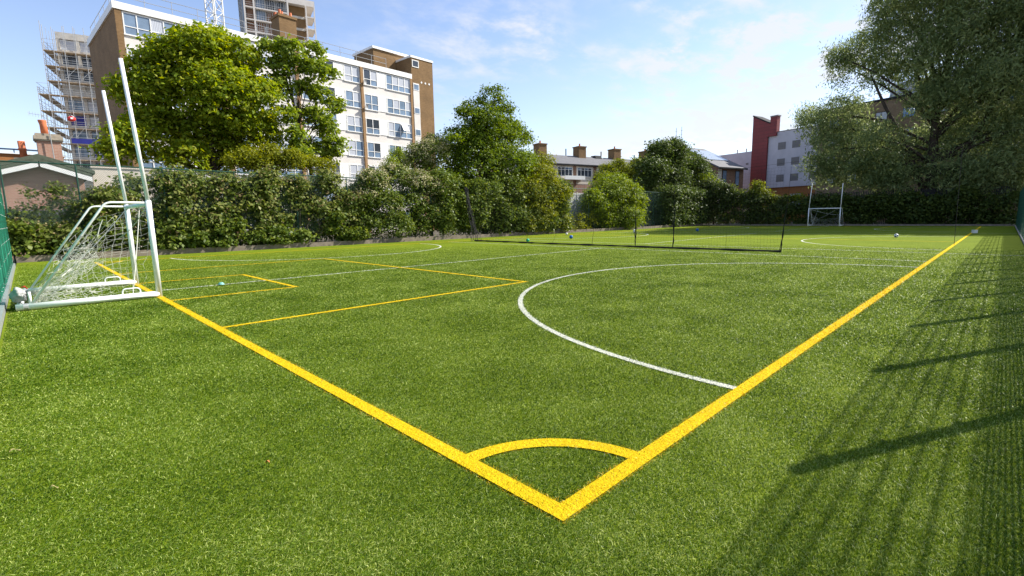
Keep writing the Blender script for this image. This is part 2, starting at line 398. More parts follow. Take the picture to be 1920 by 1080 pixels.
# ------------------------------------------------------------------ setting: ground, pitch, markings
X0, X1, Y0, Y1 = -2.25, 62.4, -2.18, 27.05
PL, PW = 60.5, 24.0
g = MB(); g.quad((-900, -900, -0.06), (900, -900, -0.06), (900, 900, -0.06), (-900, 900, -0.06))
struct(g.build('ground', 'ground'))
g = MB()
nx, ny = 64, 30
for i in range(nx):
    for j in range(ny):
        a, b = X0 + (X1 - X0) * i / nx, X0 + (X1 - X0) * (i + 1) / nx
        c, d = Y0 + (Y1 - Y0) * j / ny, Y0 + (Y1 - Y0) * (j + 1) / ny
        g.quad((a, c, 0), (b, c, 0), (b, d, 0), (a, d, 0))
struct(g.build('pitch_turf', 'turf'))

WY, WT, WW = 0.064, 0.054, 0.043      # half widths: main yellow, thin yellow, white
YL = []   # yellow segments (x0,y0,x1,y1,halfwidth)
YL += [(0, 0, PL, 0, WY), (0, PW, PL, PW, WY), (0, 0, 0, PW, WY), (PL, 0, PL, PW, WY), (30.25, 0, 30.25, PW, WT)]
for sx, x in ((1, 0.0), (-1, PL)):
    for dpt, a, b in ((6.5, 6.45, 17.55), (2.5, 10.06, 14.0)):
        YL += [(x, a, x + sx * dpt, a, WT), (x, b, x + sx * dpt, b, WT), (x + sx * dpt, a, x + sx * dpt, b, WT)]
YA = [(0, 0, 0.80, 0, 90, WT * 1.1), (0, PW, 0.8, 270, 360, WT * 1.1), (PL, 0, 0.8, 90, 180, WT), (PL, PW, 0.8, 180, 270, WT)]
WLn = []; WA = []
for c, a, b in ((8.97, None, 17.62), (29.95, 21.57, 38.35), (51.3, 42.6, None)):
    WA += [(c, 0, 6.47, 0, 180, WW), (c, PW, 6.47, 180, 360, WW)]
    xa = 0.2 if a is None else a; xb = PL - 0.2 if b is None else b
    WLn += [(xa, 12.0, xb, 12.0, WW)]
    if a is not None: WLn += [(a, -2.1, a, PW + 0.2, WW)]
    if b is not None: WLn += [(b, 0, b, PW, WW)]
def mark_mesh(segs, arcs, z):
    mb = MB(); k = 0
    for (xa, ya, xb, yb, w) in segs:
        zz = z + 0.0004 * (k % 8); k += 1
        d = Vector((xb - xa, yb - ya, 0)); d.normalize(); n = Vector((-d.y, d.x, 0)) * (w - 0.009); e = d * (w - 0.009)
        A = Vector((xa, ya, zz)) - e; B = Vector((xb, yb, zz)) + e
        mb.quad(A - n, B - n, B + n, A + n)
    for (cx_, cy_, r, a0, a1, w) in arcs:
        zz = z + 0.0004 * (k % 8); k += 1
        N = max(12, int(r * 14))
        for i in range(N):
            t0, t1 = rad(a0 + (a1 - a0) * i / N), rad(a0 + (a1 - a0) * (i + 1) / N)
            P = lambda t, q: (cx_ + q * math.cos(t), cy_ + q * math.sin(t), zz)
            mb.quad(P(t0, r - w), P(t0, r + w), P(t1, r + w), P(t1, r - w))
    return mb
struct(mark_mesh(WLn, WA, 0.004).build('white_pitch_markings', 'line_white'))
struct(mark_mesh(YL, YA, 0.009).build('yellow_pitch_markings', 'line_yellow'))

def on_mark(x, y, segs, arcs, grow=0.0):
    m = np.zeros(len(x), bool)
    for (xa, ya, xb, yb, w) in segs:
        L = math.hypot(xb - xa, yb - ya); dx, dy = (xb - xa) / L, (yb - ya) / L
        u = (x - xa) * dx + (y - ya) * dy; v = np.abs(-(x - xa) * dy + (y - ya) * dx)
        m |= (u > -w) & (u < L + w) & (v < w + grow)
    for (cx_, cy_, r, a0, a1, w) in arcs:
        rr = np.hypot(x - cx_, y - cy_); an = np.degrees(np.arctan2(y - cy_, x - cx_)) % 360
        m |= (np.abs(rr - r) < w + grow) & (an >= a0) & (an <= a1)
    return m

def make_blades():
    N = 2000000
    # distance from the corner where the turf is seen closest; coarser fibres further off
    r0, r1 = 1.72, 27.0
    u = RNG.random(N)
    e = 0.30
    r = (r0 ** e + u * (r1 ** e - r0 ** e)) ** (1 / e)
    th = math.atan2(RR[1][2], RR[0][2]) + np.radians(RNG.uniform(-54, 54, N))
    x = CAMP[0] + r * np.cos(th); y = CAMP[1] + r * np.sin(th)
    k = (r < r1 - 9 * RNG.random(N) ** 2) & (x > X0 + .03) & (x < X1 - .1) & (y > Y0 + .03) & (y < Y1 - 0.15)
    x, y, r = x[k], y[k], r[k]; n = len(x)
    w = np.clip(0.00052 * r, 0.0015, 0.0058) * RNG.uniform(0.7, 1.35, n)
    h = np.clip(0.016 + 0.0006 * r, 0.017, 0.024) * RNG.uniform(0.6, 1.3, n)
    a = RNG.uniform(0, 2 * np.pi, n); lean = np.abs(RNG.normal(0.0, 1.0, n)) * h * 0.95
    # fibres brushed mostly along the pitch
    dx = np.cos(a) * lean + 0.25 * h; dy = np.sin(a) * lean * 0.8
    b = RNG.uniform(0, 2 * np.pi, n); wx, wy = np.cos(b) * w, np.sin(b) * w
    z0 = np.full(n, -0.004); zt = h * RNG.uniform(0.45, 1.0, n)
    P = np.stack([x, y, z0], 1); W = np.stack([wx, wy, 0 * wx], 1)
    Mid = P + np.stack([dx * 0.35, dy * 0.35, zt * 0.72], 1)
    Tip = P + np.stack([dx, dy, zt], 1)
    V = np.stack([P - W, P + W, Mid + W * 0.85, Mid - W * 0.85, Tip + W * 0.25, Tip - W * 0.25], 1).reshape(-1, 3)
    bi = (np.arange(n) * 6)[:, None]
    F = np.concatenate([bi + np.array([[0, 1, 2, 3]]), bi + np.array([[3, 2, 4, 5]])], 1).reshape(-1, 4)
    xj, yj = x + RNG.normal(0, .011, n), y + RNG.normal(0, .011, n)
    yel = on_mark(xj, yj, YL, YA) & (RNG.random(n) > 0.035); whi = on_mark(xj, yj, WLn, WA) & ~yel & (RNG.random(n) > 0.06)
    mi = np.where(yel, 1, np.where(whi, 2, 0))
    rn = RNG.beta(2.0, 3.2, n); rn = np.where(RNG.random(n) < 0.11, RNG.uniform(0.8, 1, n), rn)  # pale share of fibres: glossy glints put into their colour
    o = npmesh('artificial_grass', V, F, ['blade_green', 'blade_yellow', 'blade_white'], None, np.repeat(mi, 2), np.repeat(rn, 2), True)
    tagit(o, 'short green artificial grass fibres covering the pitch', 'grass', kind='stuff')
make_blades()
# ------------------------------------------------------------------ edging, kerbs
t = empty('timber_edging', (X0, 26.95, 0), 'weathered grey timber sleeper edging along the foot of the bramble hedge', 'edging')
xx = 0.0; k = 0
while xx < X1 - X0 - 1.0:
    L = 2.4; mb = MB(); hz = 0.26 + 0.02 * random.uniform(-1, 1); dy = random.uniform(-0.012, 0.012)
    mb.box(xx, xx + L - 0.012, 0.0 + dy, 0.13 + dy, -0.05, hz)
    mb.build('sleeper', 'timber', t); xx += L; k += 1
t = empty('kerb', (X0, Y0, 0), 'pale concrete kerb along the foot of the tall green mesh fence on the right', 'kerb')
for i in range(26):
    mb = MB(); mb.box(i * 2.5, i * 2.5 + 2.49, -0.11, -0.01, -0.05, 0.075); mb.build('kerb_stone', 'kerb', t)
t = empty('kerb', (X1, Y0, 0), 'low brown kerb below the shaded ivy hedge at the far end', 'kerb')
for i in range(11):
    mb = MB(); mb.box(0.02, 0.16, i * 2.66, i * 2.66 + 2.64, -0.05, 0.17); mb.build('kerb_stone', 'timber', t)
t = empty('kerb_board', (X0, Y0, 0), 'pale grey board along the foot of the green windbreak beside the nearest goal', 'kerb')
for i in range(9):
    mb = MB(); mb.box(-0.07, -0.005, i * 2.95 + 0.01, i * 2.95 + 2.94, -0.05, 0.13); mb.build('board', 'galv', t)

# ------------------------------------------------------------------ right weld-mesh fence (casts the grid shadow)
FY = -2.22
t = empty('mesh_fence', (0, FY, 0), 'tall dark green weld mesh sports fence casting its grid shadow along the right sideline', 'fence')
px = [4.59 + 2.57 * k for k in range(-3, 23)]
post0 = MB(); post0.box(-0.045, 0.045, -0.11, -0.03, -0.05, 3.13); post0.box(-0.05, 0.05, -0.115, -0.025, 3.13, 3.15)
for z in (0.3, 1.0, 1.7, 2.4, 2.9): post0.box(-0.06, 0.06, -0.03, 0.004, z - 0.03, z + 0.03)
post = post0.build('post', 'green_post', t); post.location = (px[0], 0, 0)
for x in px[1:]: cp(post, t, (x, 0, 0))
P0, P1, R_ = [], [], []
W_ = 2.57
for i in range(52):
    x = i * 0.05 + 0.005; P0.append((x, 0, 0.03)); P1.append((x, 0, 3.0)); R_.append(0.003)
zs = list(np.arange(1.45, 3.03, 0.2585))
for z in zs:
    for dy in (-0.009, 0.009): P0.append((0, dy, z)); P1.append((W_, dy, z)); R_.append(0.0052)
for z in np.arange(0.05, 1.40, 0.055):
    for dy in (-0.009, 0.009): P0.append((0, dy, z)); P1.append((W_, dy, z)); R_.append(0.0047)
V, F = sticks(P0, P1, R_, 4)
pan = npmesh('mesh_panel', V, F, 'green_wire', t); pan.location = (px[0], 0, 0)
for x in px[1:-1]: cp(pan, t, (x, 0, 0))

# ------------------------------------------------------------------ left fence with green windbreak
FX = -2.34
t = empty('windbreak_fence', (FX, 0, 0), 'mesh fence lined with bright green windbreak sheeting behind the nearest goal', 'fence')
py = [24.35 - 2.6 * k for k in range(0, 11)]
post0 = MB(); post0.box(-0.12, -0.05, -0.03, 0.03, -0.05, 3.08); post0.box(-0.125, -0.045, -0.035, 0.035, 3.08, 3.1)
post = post0.build('post', 'green_post', t); post.location = (0, py[0], 0)
for y in py[1:]: cp(post, t, (0, y, 0))
# sheeting: one slightly billowing sheet with thickness
ny_, nz_ = 240, 14; ya, yb = py[-1], py[0]
gy, gz = np.meshgrid(np.linspace(ya, yb, ny_), np.linspace(0.10, 3.03, nz_), indexing='ij')
bil = 0.022 * np.sin(gy * 2.4 + gz) * np.sin(gz * 2.1) + 0.010 * np.sin(gy * 7.1 + 2 * gz)
A = np.stack([0.022 + bil * 0.6, gy, gz], -1).reshape(-1, 3); B = A - np.array([[0.006, 0, 0]])
idx = np.arange(ny_ * nz_).reshape(ny_, nz_)
q = np.stack([idx[:-1, :-1], idx[1:, :-1], idx[1:, 1:], idx[:-1, 1:]], -1).reshape(-1, 4)
npmesh('windbreak_sheet', np.concatenate([A, B]), np.concatenate([q[:, ::-1], q + ny_ * nz_]), 'windbreak', t, smooth=True)
P0, P1, R_ = [], [], []
for i in range(int((yb - ya) / 0.05)):
    y = ya + i * 0.05; P0.append((-0.036, y, 0.05)); P1.append((-0.036, y, 3.06)); R_.append(0.0026)
for z in np.arange(0.1, 3.06, 0.2):
    for dx in (-0.030, -0.042): P0.append((dx, ya, z)); P1.append((dx, yb, z)); R_.append(0.004)
V, F = sticks(P0, P1, R_, 4); npmesh('mesh_panel', V, F, 'green_wire', t)
P0, P1 = [], []
for y in np.arange(ya + 0.4, yb, 0.85):
    for z in np.arange(0.25, 3.0, 0.4):
        P0.append((0.020, y, z)); P1.append((0.046, y + 0.012, z - 0.008))
V, F = sticks(P0, P1, 0.0045, 5); npmesh('cable_tie', V, F, 'galv', t)['kind'] = 'stuff'
P0, P1 = [], []
for y in np.arange(ya + 0.2, yb, 0.5): P0.append((0.034, y, 0.1)); P1.append((0.034, y, 3.03))
for z in np.arange(0.3, 3.0, 0.45): P0.append((0.034, ya, z)); P1.append((0.034, yb, z))
V, F = sticks(P0, P1, 0.004, 4); npmesh('seam_cord', V, F, 'green_wire', t)

# ------------------------------------------------------------------ chain-link fence behind the left hedge
CY = 27.6
t = empty('chain_link_fence', (0, CY, 0), 'tall green chain link fence with top rail overgrown by the long hedge', 'fence')
cx_posts = [-2.3 + 0.0, 0.03] + [0.03 + 3.15 * k for k in range(1, 20)]
mb = MB(); mb.tube([(0, 0, -0.05), (0, 0, 4.13)], 0.032, 8)
post = mb.build('post', 'green_post', t); post.location = (cx_posts[0], 0, 0)
for x in cx_posts[1:]: cp(post, t, (x, 0, 0))
mb = MB(); mb.tube([(-2.6, 0, 4.13), (62.6, 0, 4.13)], 0.03, 8); mb.build('top_rail', 'green_post', t)
P0, P1 = [], []
def diag(x0, x1, z0, z1, st):
    H = z1 - z0
    for x in np.arange(x0 - H, x1, st):
        a, b = x, x + H; za, zb = z0, z1
        if a < x0: za += x0 - a; a = x0
        if b > x1: zb -= b - x1; b = x1
        if b - a < 0.02: continue
        P0.append((a, 0.006, za)); P1.append((b, 0.006, zb))
        P0.append((x0 + x1 - a, -0.006, za)); P1.append((x0 + x1 - b, -0.006, zb))
diag(-2.5, 22.0, 0.1, 4.1, 0.085); diag(22.0, 62.5, 0.1, 4.1, 0.12)
V, F = sticks(P0, P1, [0.0034 if p[0] < 22 else 0.0020 for p in P0], 3); npmesh('chain_mesh', V, F, 'chain_wire', t)

# ------------------------------------------------------------------ goals
def arc_pts(pts, r=0.12, n=5):
    """round the inner corners of a polyline"""
    out = [Vector(pts[0])]
    for i in range(1, len(pts) - 1):
        p, a, b = Vector(pts[i]), Vector(pts[i - 1]), Vector(pts[i + 1])
        u, v = (a - p).normalized() * r, (b - p).normalized() * r
        for k in range(n + 1):
            s = k / n; out.append((p + u) * (1 - s) ** 2 + p * 2 * s * (1 - s) + (p + v) * s ** 2)
    out.append(Vector(pts[-1])); return out
def net_grid(f, nu, nv, r, jit=0.0, skip=None):
    P = np.array([[f(i / nu, j / nv) for j in range(nv + 1)] for i in range(nu + 1)], float)
    if jit: P = P + RNG.normal(0, jit, P.shape)
    A, B = [], []
    for i in range(nu + 1):
        for j in range(nv + 1):
            if skip and skip(i / nu, j / nv): continue
            if i < nu: A.append(P[i, j]); B.append(P[i + 1, j])
            if j < nv: A.append(P[i, j]); B.append(P[i, j + 1])
    return sticks(A, B, r, 3)
def make_goal(loc, rz, label, tilt, detailed):
    """local frame: the mouth spans y 0..3 facing +x, the frame runs back to x=-2.1"""
    t = empty('goal', loc, label, 'goal', 'white goals with tall posts', rz)
    GH, Wd, D = 1.97, 3.0, 2.12
    for s, y in enumerate((0.0, Wd)):
        mb = MB(); mb.tube([(0, y, 0.0), (0, y, GH + 0.02)], 0.052, 14); mb.tube([(0, y, GH + 0.02), (0, y, GH + 0.03)], [0.052, 0.035], 14)
        u = mb.build('upright', 'white_paint', t, True)
        tx, ty, H = tilt[s]
        mb = MB(); mb.tube([(0, y, GH), (tx * 0.5, y + ty * 0.5, (GH + H) / 2), (tx, y + ty, H)], 0.036, 14)
        mb.build('extension_post', 'white_paint', t, True)
        if detailed and s == 0:
            mb = MB()
            for k, (zc, zl) in enumerate(((1.72, .045), (1.64, .06), (1.55, .05), (1.47, .07), (1.37, .05))):
                mb.box(0.034, 0.0545, y - 0.028, y - 0.004, zc - zl / 2, zc + zl / 2)
            mb.build('sticker', 'sticker_blue', u)
        mb = MB(); mb.tube([(-D, y, 0.075), (0.0, y, 0.075)], 0.058, 12)
        sb = mb.build('base_bar', 'white_paint', t, True)
        mb = MB(); mb.tube([(-D - 0.004, y, 0.075), (-D + 0.02, y, 0.075)], 0.044, 12); mb.build('end_plug', 'rubber', sb)
        mb = MB(); mb.tube([(-D + 0.10, y, 0.075), (-D + 0.16, y, 0.075)], 0.062, 12); mb.build('clamp', 'galv', sb)
        mb = MB(); mb.tube(arc_pts([(0, y, GH - 0.02), (-0.68, y, GH - 0.02), (-1.92, y, 0.09)], 0.10), 0.021, 10)
        st = mb.build('back_stay', 'white_paint', t, True)
        if detailed:
            for f_ in (0.35, 0.62):
                p = Vector((-0.68, y, GH - 0.02)).lerp(Vector((-1.92, y, 0.09)), f_)
                d = Vector((-1.24, 0, -1.86)).normalized()
                mb = MB(); mb.tube([p - d * 0.03, p + d * 0.03], 0.027, 8); mb.build('collar', 'galv', st)
        hx = -0.60
        mb = MB(); mb.tube(arc_pts([(hx, y, 0.12), (hx, y, 0.235), (hx + 0.29, y, 0.235), (hx + 0.29, y, 0.12)], 0.07), 0.014, 8)
        mb.build('handle', 'white_paint', t, True)
    mb = MB(); mb.tube([(0, 0.05, GH - 0.04), (0, Wd - 0.05, GH - 0.04)], 0.05, 14); mb.build('crossbar', 'white_paint', t, True)
    mb = MB(); mb.tube([(-D + 0.06, 0.05, 0.075), (-D + 0.06, Wd - 0.05, 0.075)], 0.05, 12); mb.build('back_bar', 'white_paint', t, True)
    mb = MB(); mb.tube([(-1.92, 0.02, 0.10), (-1.92, 0.02, 0.34)], 0.022, 8); mb.build('bracket', 'white_paint', t, True)
    # loose net: hangs off the stays from about mid height, slumped towards the ground
    def back(u, v):
        z = 1.30 * (1 - v) + 0.05
        x = -0.68 - 1.24 * (GH - 0.02 - z) / 1.86
        sag = 4 * u * (1 - u)
        return (x + 0.10 + 0.42 * sag * (1 - v) * 0.6 + 0.06 * math.sin(9 * u + 5 * v), 0.02 + u * (Wd - 0.04), max(0.03, z - 0.62 * sag * (1 - v) + 0.05 * math.sin(13 * u)))
    A, B, RR_ = [], [], []
    Vn, Fn = net_grid(back, 26, 13, 0.0022, 0.022)
    VS, FS = [Vn], [Fn]
    for y in (0.03, Wd - 0.03):
        sgn = 1 if y < 1 else -1
        def side_f(u, v, y=y, sgn=sgn):
            xs = -0.05 - 1.80 * u
            zt = max(0.12, min(1.90 - 0.5 * u, (1.93 - 1.5 * max(0.0, -xs - 0.68)) * (0.97 - 0.25 * u)) - 0.04)
            zl = 0.05
            xb = -0.15 - 1.75 * u
            z = zt * (1 - v) + zl * v
            return (xs * (1 - v) + xb * v + 0.05 * math.sin(6 * v + 4 * u), y + sgn * (0.05 + 0.16 * math.sin(3.1 * v) * (0.4 + u) + 0.03 * math.sin(11 * u + 3 * v)), max(z, 0.03))
        Vn, Fn = net_grid(side_f, 13, 14, 0.0020, 0.018)
        off = sum(len(q) for q in VS); VS.append(Vn); FS.append(Fn + off)
    # heaped cords lying on the turf and bunched on the near stay
    A, B = [], []
    for k in range(100 if detailed else 30):
        c = Vector((random.uniform(-1.95, -0.75), random.uniform(0.1, Wd - 0.2), 0.03)); p = c
        if k % 3 == 0:
            f_ = random.uniform(0.42, 0.72); c = Vector((-0.68 - 1.24 * f_ + random.uniform(0, 0.22), random.uniform(0.0, 0.2), (GH - 0.02) - 1.86 * f_ - random.uniform(0, 0.12))); p = c
        for s in range(7):
            q_ = p + Vector((random.gauss(0, .06), random.gauss(0, .06), random.gauss(0, .035)))
            q_.z = max(0.012, q_.z) if k % 3 == 0 else min(max(0.012, q_.z), 0.16)
            A.append(p[:]); B.append(q_[:]); p = q_
    Vn, Fn = sticks(A, B, 0.0030, 3); off = sum(len(q) for q in VS); VS.append(Vn); FS.append(Fn + off)
    # head rope sagging from the crossbar end down to the back of the base
    A, B = [], []
    for (pa, pb, sg) in (((-0.03, Wd - 0.2, 1.9), (-1.45, 0.25, 0.55), 0.06), ((-0.03, 0.1, 1.88), (-0.25, Wd - 0.2, 1.2), 0.1), ((-0.03, 0.9, 1.9), (-0.4, 0.3, 0.1), 0.05), ((-0.75, 0.02, 1.62), (-0.86, 0.05, 1.30), -0.03)):
        pr = Vector(pa)
        for k in range(1, 13):
            s = k / 12; q_ = Vector(pa).lerp(Vector(pb), s); q_.z -= 4 * sg * s * (1 - s); A.append(pr[:]); B.append(q_[:]); pr = q_
    Vn, Fn = sticks(A, B, 0.008, 5); off = sum(len(q) for q in VS); VS.append(Vn); FS.append(Fn + off)
    npmesh('net', np.concatenate(VS), np.concatenate(FS), 'net_white', t)
    return t
make_goal((0, 10.85, 0), 0.0, 'white metal goal in the left foreground with slack torn net by the green windbreak', ((-0.16, 0.0, 4.70), (-0.16, 0.0, 4.66)), True)
make_goal((60.55, 14.08, 0), math.pi, 'small distant white goal standing before the shaded hedge at the far end', ((0.0, 0.16, 4.7), (0.0, 0.04, 4.55)), False)

# wrapped sandbag weighing down the near goal's back corner
t = empty('sandbag', (-2.06, 11.12, 0), 'grey cloth sandbag with a red tie on the back corner of the nearest goal', 'sandbag')
bm = bmesh.new(); bmesh.ops.create_icosphere(bm, subdivisions=4, radius=1.0)
for v in bm.verts:
    d = v.co.copy(); n = 0.10 * math.sin(5 * d.x + 3 * d.z) + 0.07 * math.sin(9 * d.y + 4 * d.x) + 0.05 * math.sin(14 * d.z + 6 * d.y)
    v.co = Vector((d.x * 0.11, d.y * 0.24, d.z * 0.13)) * (1 + n); v.co.z += 0.27
    if v.co.z < 0.14: v.co.z = 0.14
me = bpy.data.meshes.new('bag'); bm.to_mesh(me); bm.free(); me.materials.append(MT['cloth_grey'])
me.polygons.foreach_set('use_smooth', [True] * len(me.polygons)); link('bag', me, t)
mb = MB(); mb.tube([(0.05, 0.12, 0.40), (0.09, 0.15, 0.41), (0.12, 0.19, 0.36)], 0.012, 6); mb.build('tie', 'red_plastic', t)

# ------------------------------------------------------------------ dividing net across the pitch
NX = 18.95
t = empty('divider_net', (NX, 4.58, 0), 'black dividing net drawn across the middle of the pitch', 'net')
NL = 18.3
def ztop(u): return 3.25 - 0.30 * 4 * u * (1 - u) * 0.4 + 0.5 * (u ** 6)
def netf(u, v):
    return (0.10 * math.sin(5 * u + 2) * (1 - v) + 0.05 * math.sin(17 * u) * (1 - v) - 0.25 * u * (1 - v) * 0, u * NL + 0.05 * math.sin(9 * u + 3 * v), 0.02 + v * ztop(u))
Vn, Fn = net_grid(netf, 150, 26, 0.0017, 0.006); npmesh('netting', Vn, Fn, 'net_black', t)
mb = MB()
pts = [Vector(netf(i / 60, 0)) + Vector((random.gauss(0, .03), 0, 0.03)) for i in range(61)]
mb.tube(pts, [random.uniform(0.028, 0.055) for _ in pts], 7); mb.build('ground_rope', 'net_black', t)
mb = MB()
for y0_, r_, lean in ((0.0, 0.014, -0.22), (4.43, 0.020, 0.0), (6.35, 0.018, 0.03), (8.9, 0.011, -0.2), (11.5, 0.008, -0.35), (13.6, 0.007, -0.4), (2.1, 0.006, -0.03)):
    for q_ in range(4 if r_ > 0.012 else 1):
        pts = [(random.gauss(0, .012) + netf(y0_ / NL, s)[0], y0_ + lean * s + random.gauss(0, .02), 0.03 + s * ztop(y0_ / NL) * (1.0 if r_ > 0.010 else 0.4)) for s in (0, .1, .2, .35, .5, .75, 1)]
        q0 = r_ * random.uniform(0.5, 0.9); mb.tube(pts, [q0, q0, q0, q0 * .8, q0 * .4, q0 * .18, q0 * .15], 5)
mb.build('gathered_fold', 'net_black', t)
mb = MB()
for k in range(18):   # the drawn-back bunch at the hedge end
    o = Vector((random.gauss(0, .10), random.gauss(0, .16), 0)); top = Vector((random.gauss(0, .04), NL + 0.75 + random.gauss(0, .05), 3.5))
    pts = []
    for s in (0, 0.06, 0.15, 0.3, 0.5, 0.75, 1.0):
        b = Vector((0, NL - 0.05 + random.gauss(0, 0.02), 0.03)) + o * (1.6 if s < 0.1 else 1.0)
        pts.append(b.lerp(top, s ** 0.8) + Vector((random.gauss(0, .03), random.gauss(0, .04), 0)))
    mb.tube(pts, random.uniform(0.004, 0.014), 4)
mb.build('drawn_bunch', 'net_black', t)
mb = MB(); pts = []
for i in range(41):
    s = i / 40; y = -2.3 - 4.58 + s * 29.9; pts.append((0, y, 3.10 + 3.2 * (s - 0.5) ** 2 + (0.35 * s)))
mb.tube(pts, 0.004, 6); mb.build('support_cable', 'net_black', t)
mb = MB(); mb.tube([(0.02, -4.95, 3.55), (0.03, -4.98, 2.2), (0.0, -5.02, 0.45)], 0.006, 6); mb.build('pull_cord', 'net_black', t)

# ------------------------------------------------------------------ balls and bits on the turf
def ball(loc, r, m0, m1, label, group='balls left on the pitch'):
    bm = bmesh.new(); bmesh.ops.create_icosphere(bm, subdivisions=4, radius=r)
    ico = bmesh.new(); bmesh.ops.create_icosphere(ico, subdivisions=1, radius=1.0); iv = [v.co.copy() for v in ico.verts]; ico.free()
    me = bpy.data.meshes.new('ball')
    for f in bm.faces:
        c = f.calc_center_median().normalized(); f.smooth = True
        f.material_index = 1 if max(c.dot(q_) for q_ in iv) > 0.945 else 0
    for v in bm.verts:                                   # shallow seams round the panels
        c = v.co.normalized(); d = max(c.dot(q_) for q_ in iv)
        if 0.935 < d < 0.955: v.co *= 0.985
    bm.to_mesh(me); bm.free(); me.materials.append(MT[m0]); me.materials.append(MT[m1])
    o = link('ball', me); o.location = (loc[0], loc[1], r + 0.012); o.rotation_euler = (random.random() * 3, random.random() * 3, 0)
    tagit(o, label, 'ball', group)
ball((19.9, 19.0), 0.105, 'ball_green', 'ball_green', 'green ball at the foot of the black net, left of the blue one')
ball((24.4, 19.2), 0.125, 'ball_blue', 'ball_blue', 'blue ball on the turf close behind the black dividing net')
ball((40.7, 17.8), 0.13, 'ball_blue', 'ball_blue', 'small blue ball far off by the edge of the shade')
ball((29.4, 23.6), 0.10, 'ball_white', 'ball_white', 'white ball near the hedge just left of the round bush')
ball((37.75, 22.4), 0.12, 'ball_white', 'ball_white', 'white ball in front of the round sunlit bush')
ball((34.3, 20.3), 0.10, 'ball_white', 'ball_dark', 'pale ball on the white arc below the round bush')
ball((33.85, 2.85), 0.115, 'ball_white', 'ball_dark', 'black and white football inside the far right white arc')
def flat_cone(loc, m, label, r=0.10):
    mb = MB(); n = 24
    for k in range(n):
        a, b = 2 * math.pi * k / n, 2 * math.pi * (k + 1) / n
        prof = [(r, 0.012), (r * 0.97, 0.02), (r * 0.55, 0.062), (r * 0.30, 0.066), (r * 0.27, 0.05), (r * 0.8, 0.014)]
        for (ra, za), (rb, zb) in zip(prof[:-1], prof[1:]):
            mb.quad((ra * math.cos(a), ra * math.sin(a), za), (ra * math.cos(b), ra * math.sin(b), za), (rb * math.cos(b), rb * math.sin(b), zb), (rb * math.cos(a), rb * math.sin(a), zb))
    o = mb.build('marker_disc', m, None, True); o.location = (loc[0], loc[1], 0.01); tagit(o, label, 'marker disc')
flat_cone((1.41, 11.9), 'cone_aqua', 'flat aqua marker disc on the white line by the goal', 0.075)
o = MB().box(-0.14, 0.14, -0.10, 0.10, 0.01, 0.19).box(-0.15, 0.15, -0.11, 0.11, 0.19, 0.215).build('box', 'ball_white')
o.location = (42.9, -0.15, 0); o.rotation_euler = (0, 0, 0.5); tagit(o, 'small white box beside the right yellow sideline', 'box')
for (x, y, a, L, m, lb) in ((-2.08, 3.10, 0.5, 0.06, 'straw', 'pale dry straw on the turf at the left edge'), (-0.90, 1.65, 1.9, 0.045, 'leaf_red', 'tiny reddish dry leaf on the turf'),
                           (-1.90, 2.27, 0.2, 0.035, 'straw', 'short tan straw on the lower left turf')):
    mb = MB(); n = 6
    for k in range(n):
        s0, s1 = k / n, (k + 1) / n; wd = lambda s: 0.0025 + 0.0055 * math.sin(math.pi * s); zc = lambda s: 0.028 + 0.012 * math.sin(5 * s)
        mb.quad((s0 * L, -wd(s0), zc(s0)), (s1 * L, -wd(s1), zc(s1)), (s1 * L, wd(s1), zc(s1) + .004), (s0 * L, wd(s0), zc(s0) + .004))
    o = mb.build('dry_leaf', m); o.location = (x, y, 0); o.rotation_euler = (0, 0, a); tagit(o, lb, 'leaf', 'dry scraps on the turf')
# ------------------------------------------------------------------ vegetation
def unit(a): return a / np.maximum(np.linalg.norm(a, axis=1, keepdims=True), 1e-9)
def leaf_mesh(name, C, Nn, L, asp, rnd, mat_, parent, droop=None, fold=0.18):
    """kite-shaped leaves at centres C with normals Nn, length L"""
    n = len(C)
    t = unit(np.cross(Nn, RNG.normal(size=(n, 3))))
    if droop is not None: t = unit(t * (1 - droop) + np.array([[0, 0, -1.0]]) * droop); Nn = unit(np.cross(t, np.cross(Nn, t)))
    s = np.cross(Nn, t)
    L = np.broadcast_to(L, (n,))[:, None]; w = L * asp
    V = np.stack([C - t * L * 0.5, C - t * L * 0.08 + s * w * 0.5 + Nn * w * fold, C + t * L * 0.5 - Nn * L * 0.06, C - t * L * 0.08 - s * w * 0.5 + Nn * w * fold], 1).reshape(-1, 3)
    F = np.arange(n * 4).reshape(n, 4)
    return npmesh(name, V, F, mat_, parent, rnd=rnd)
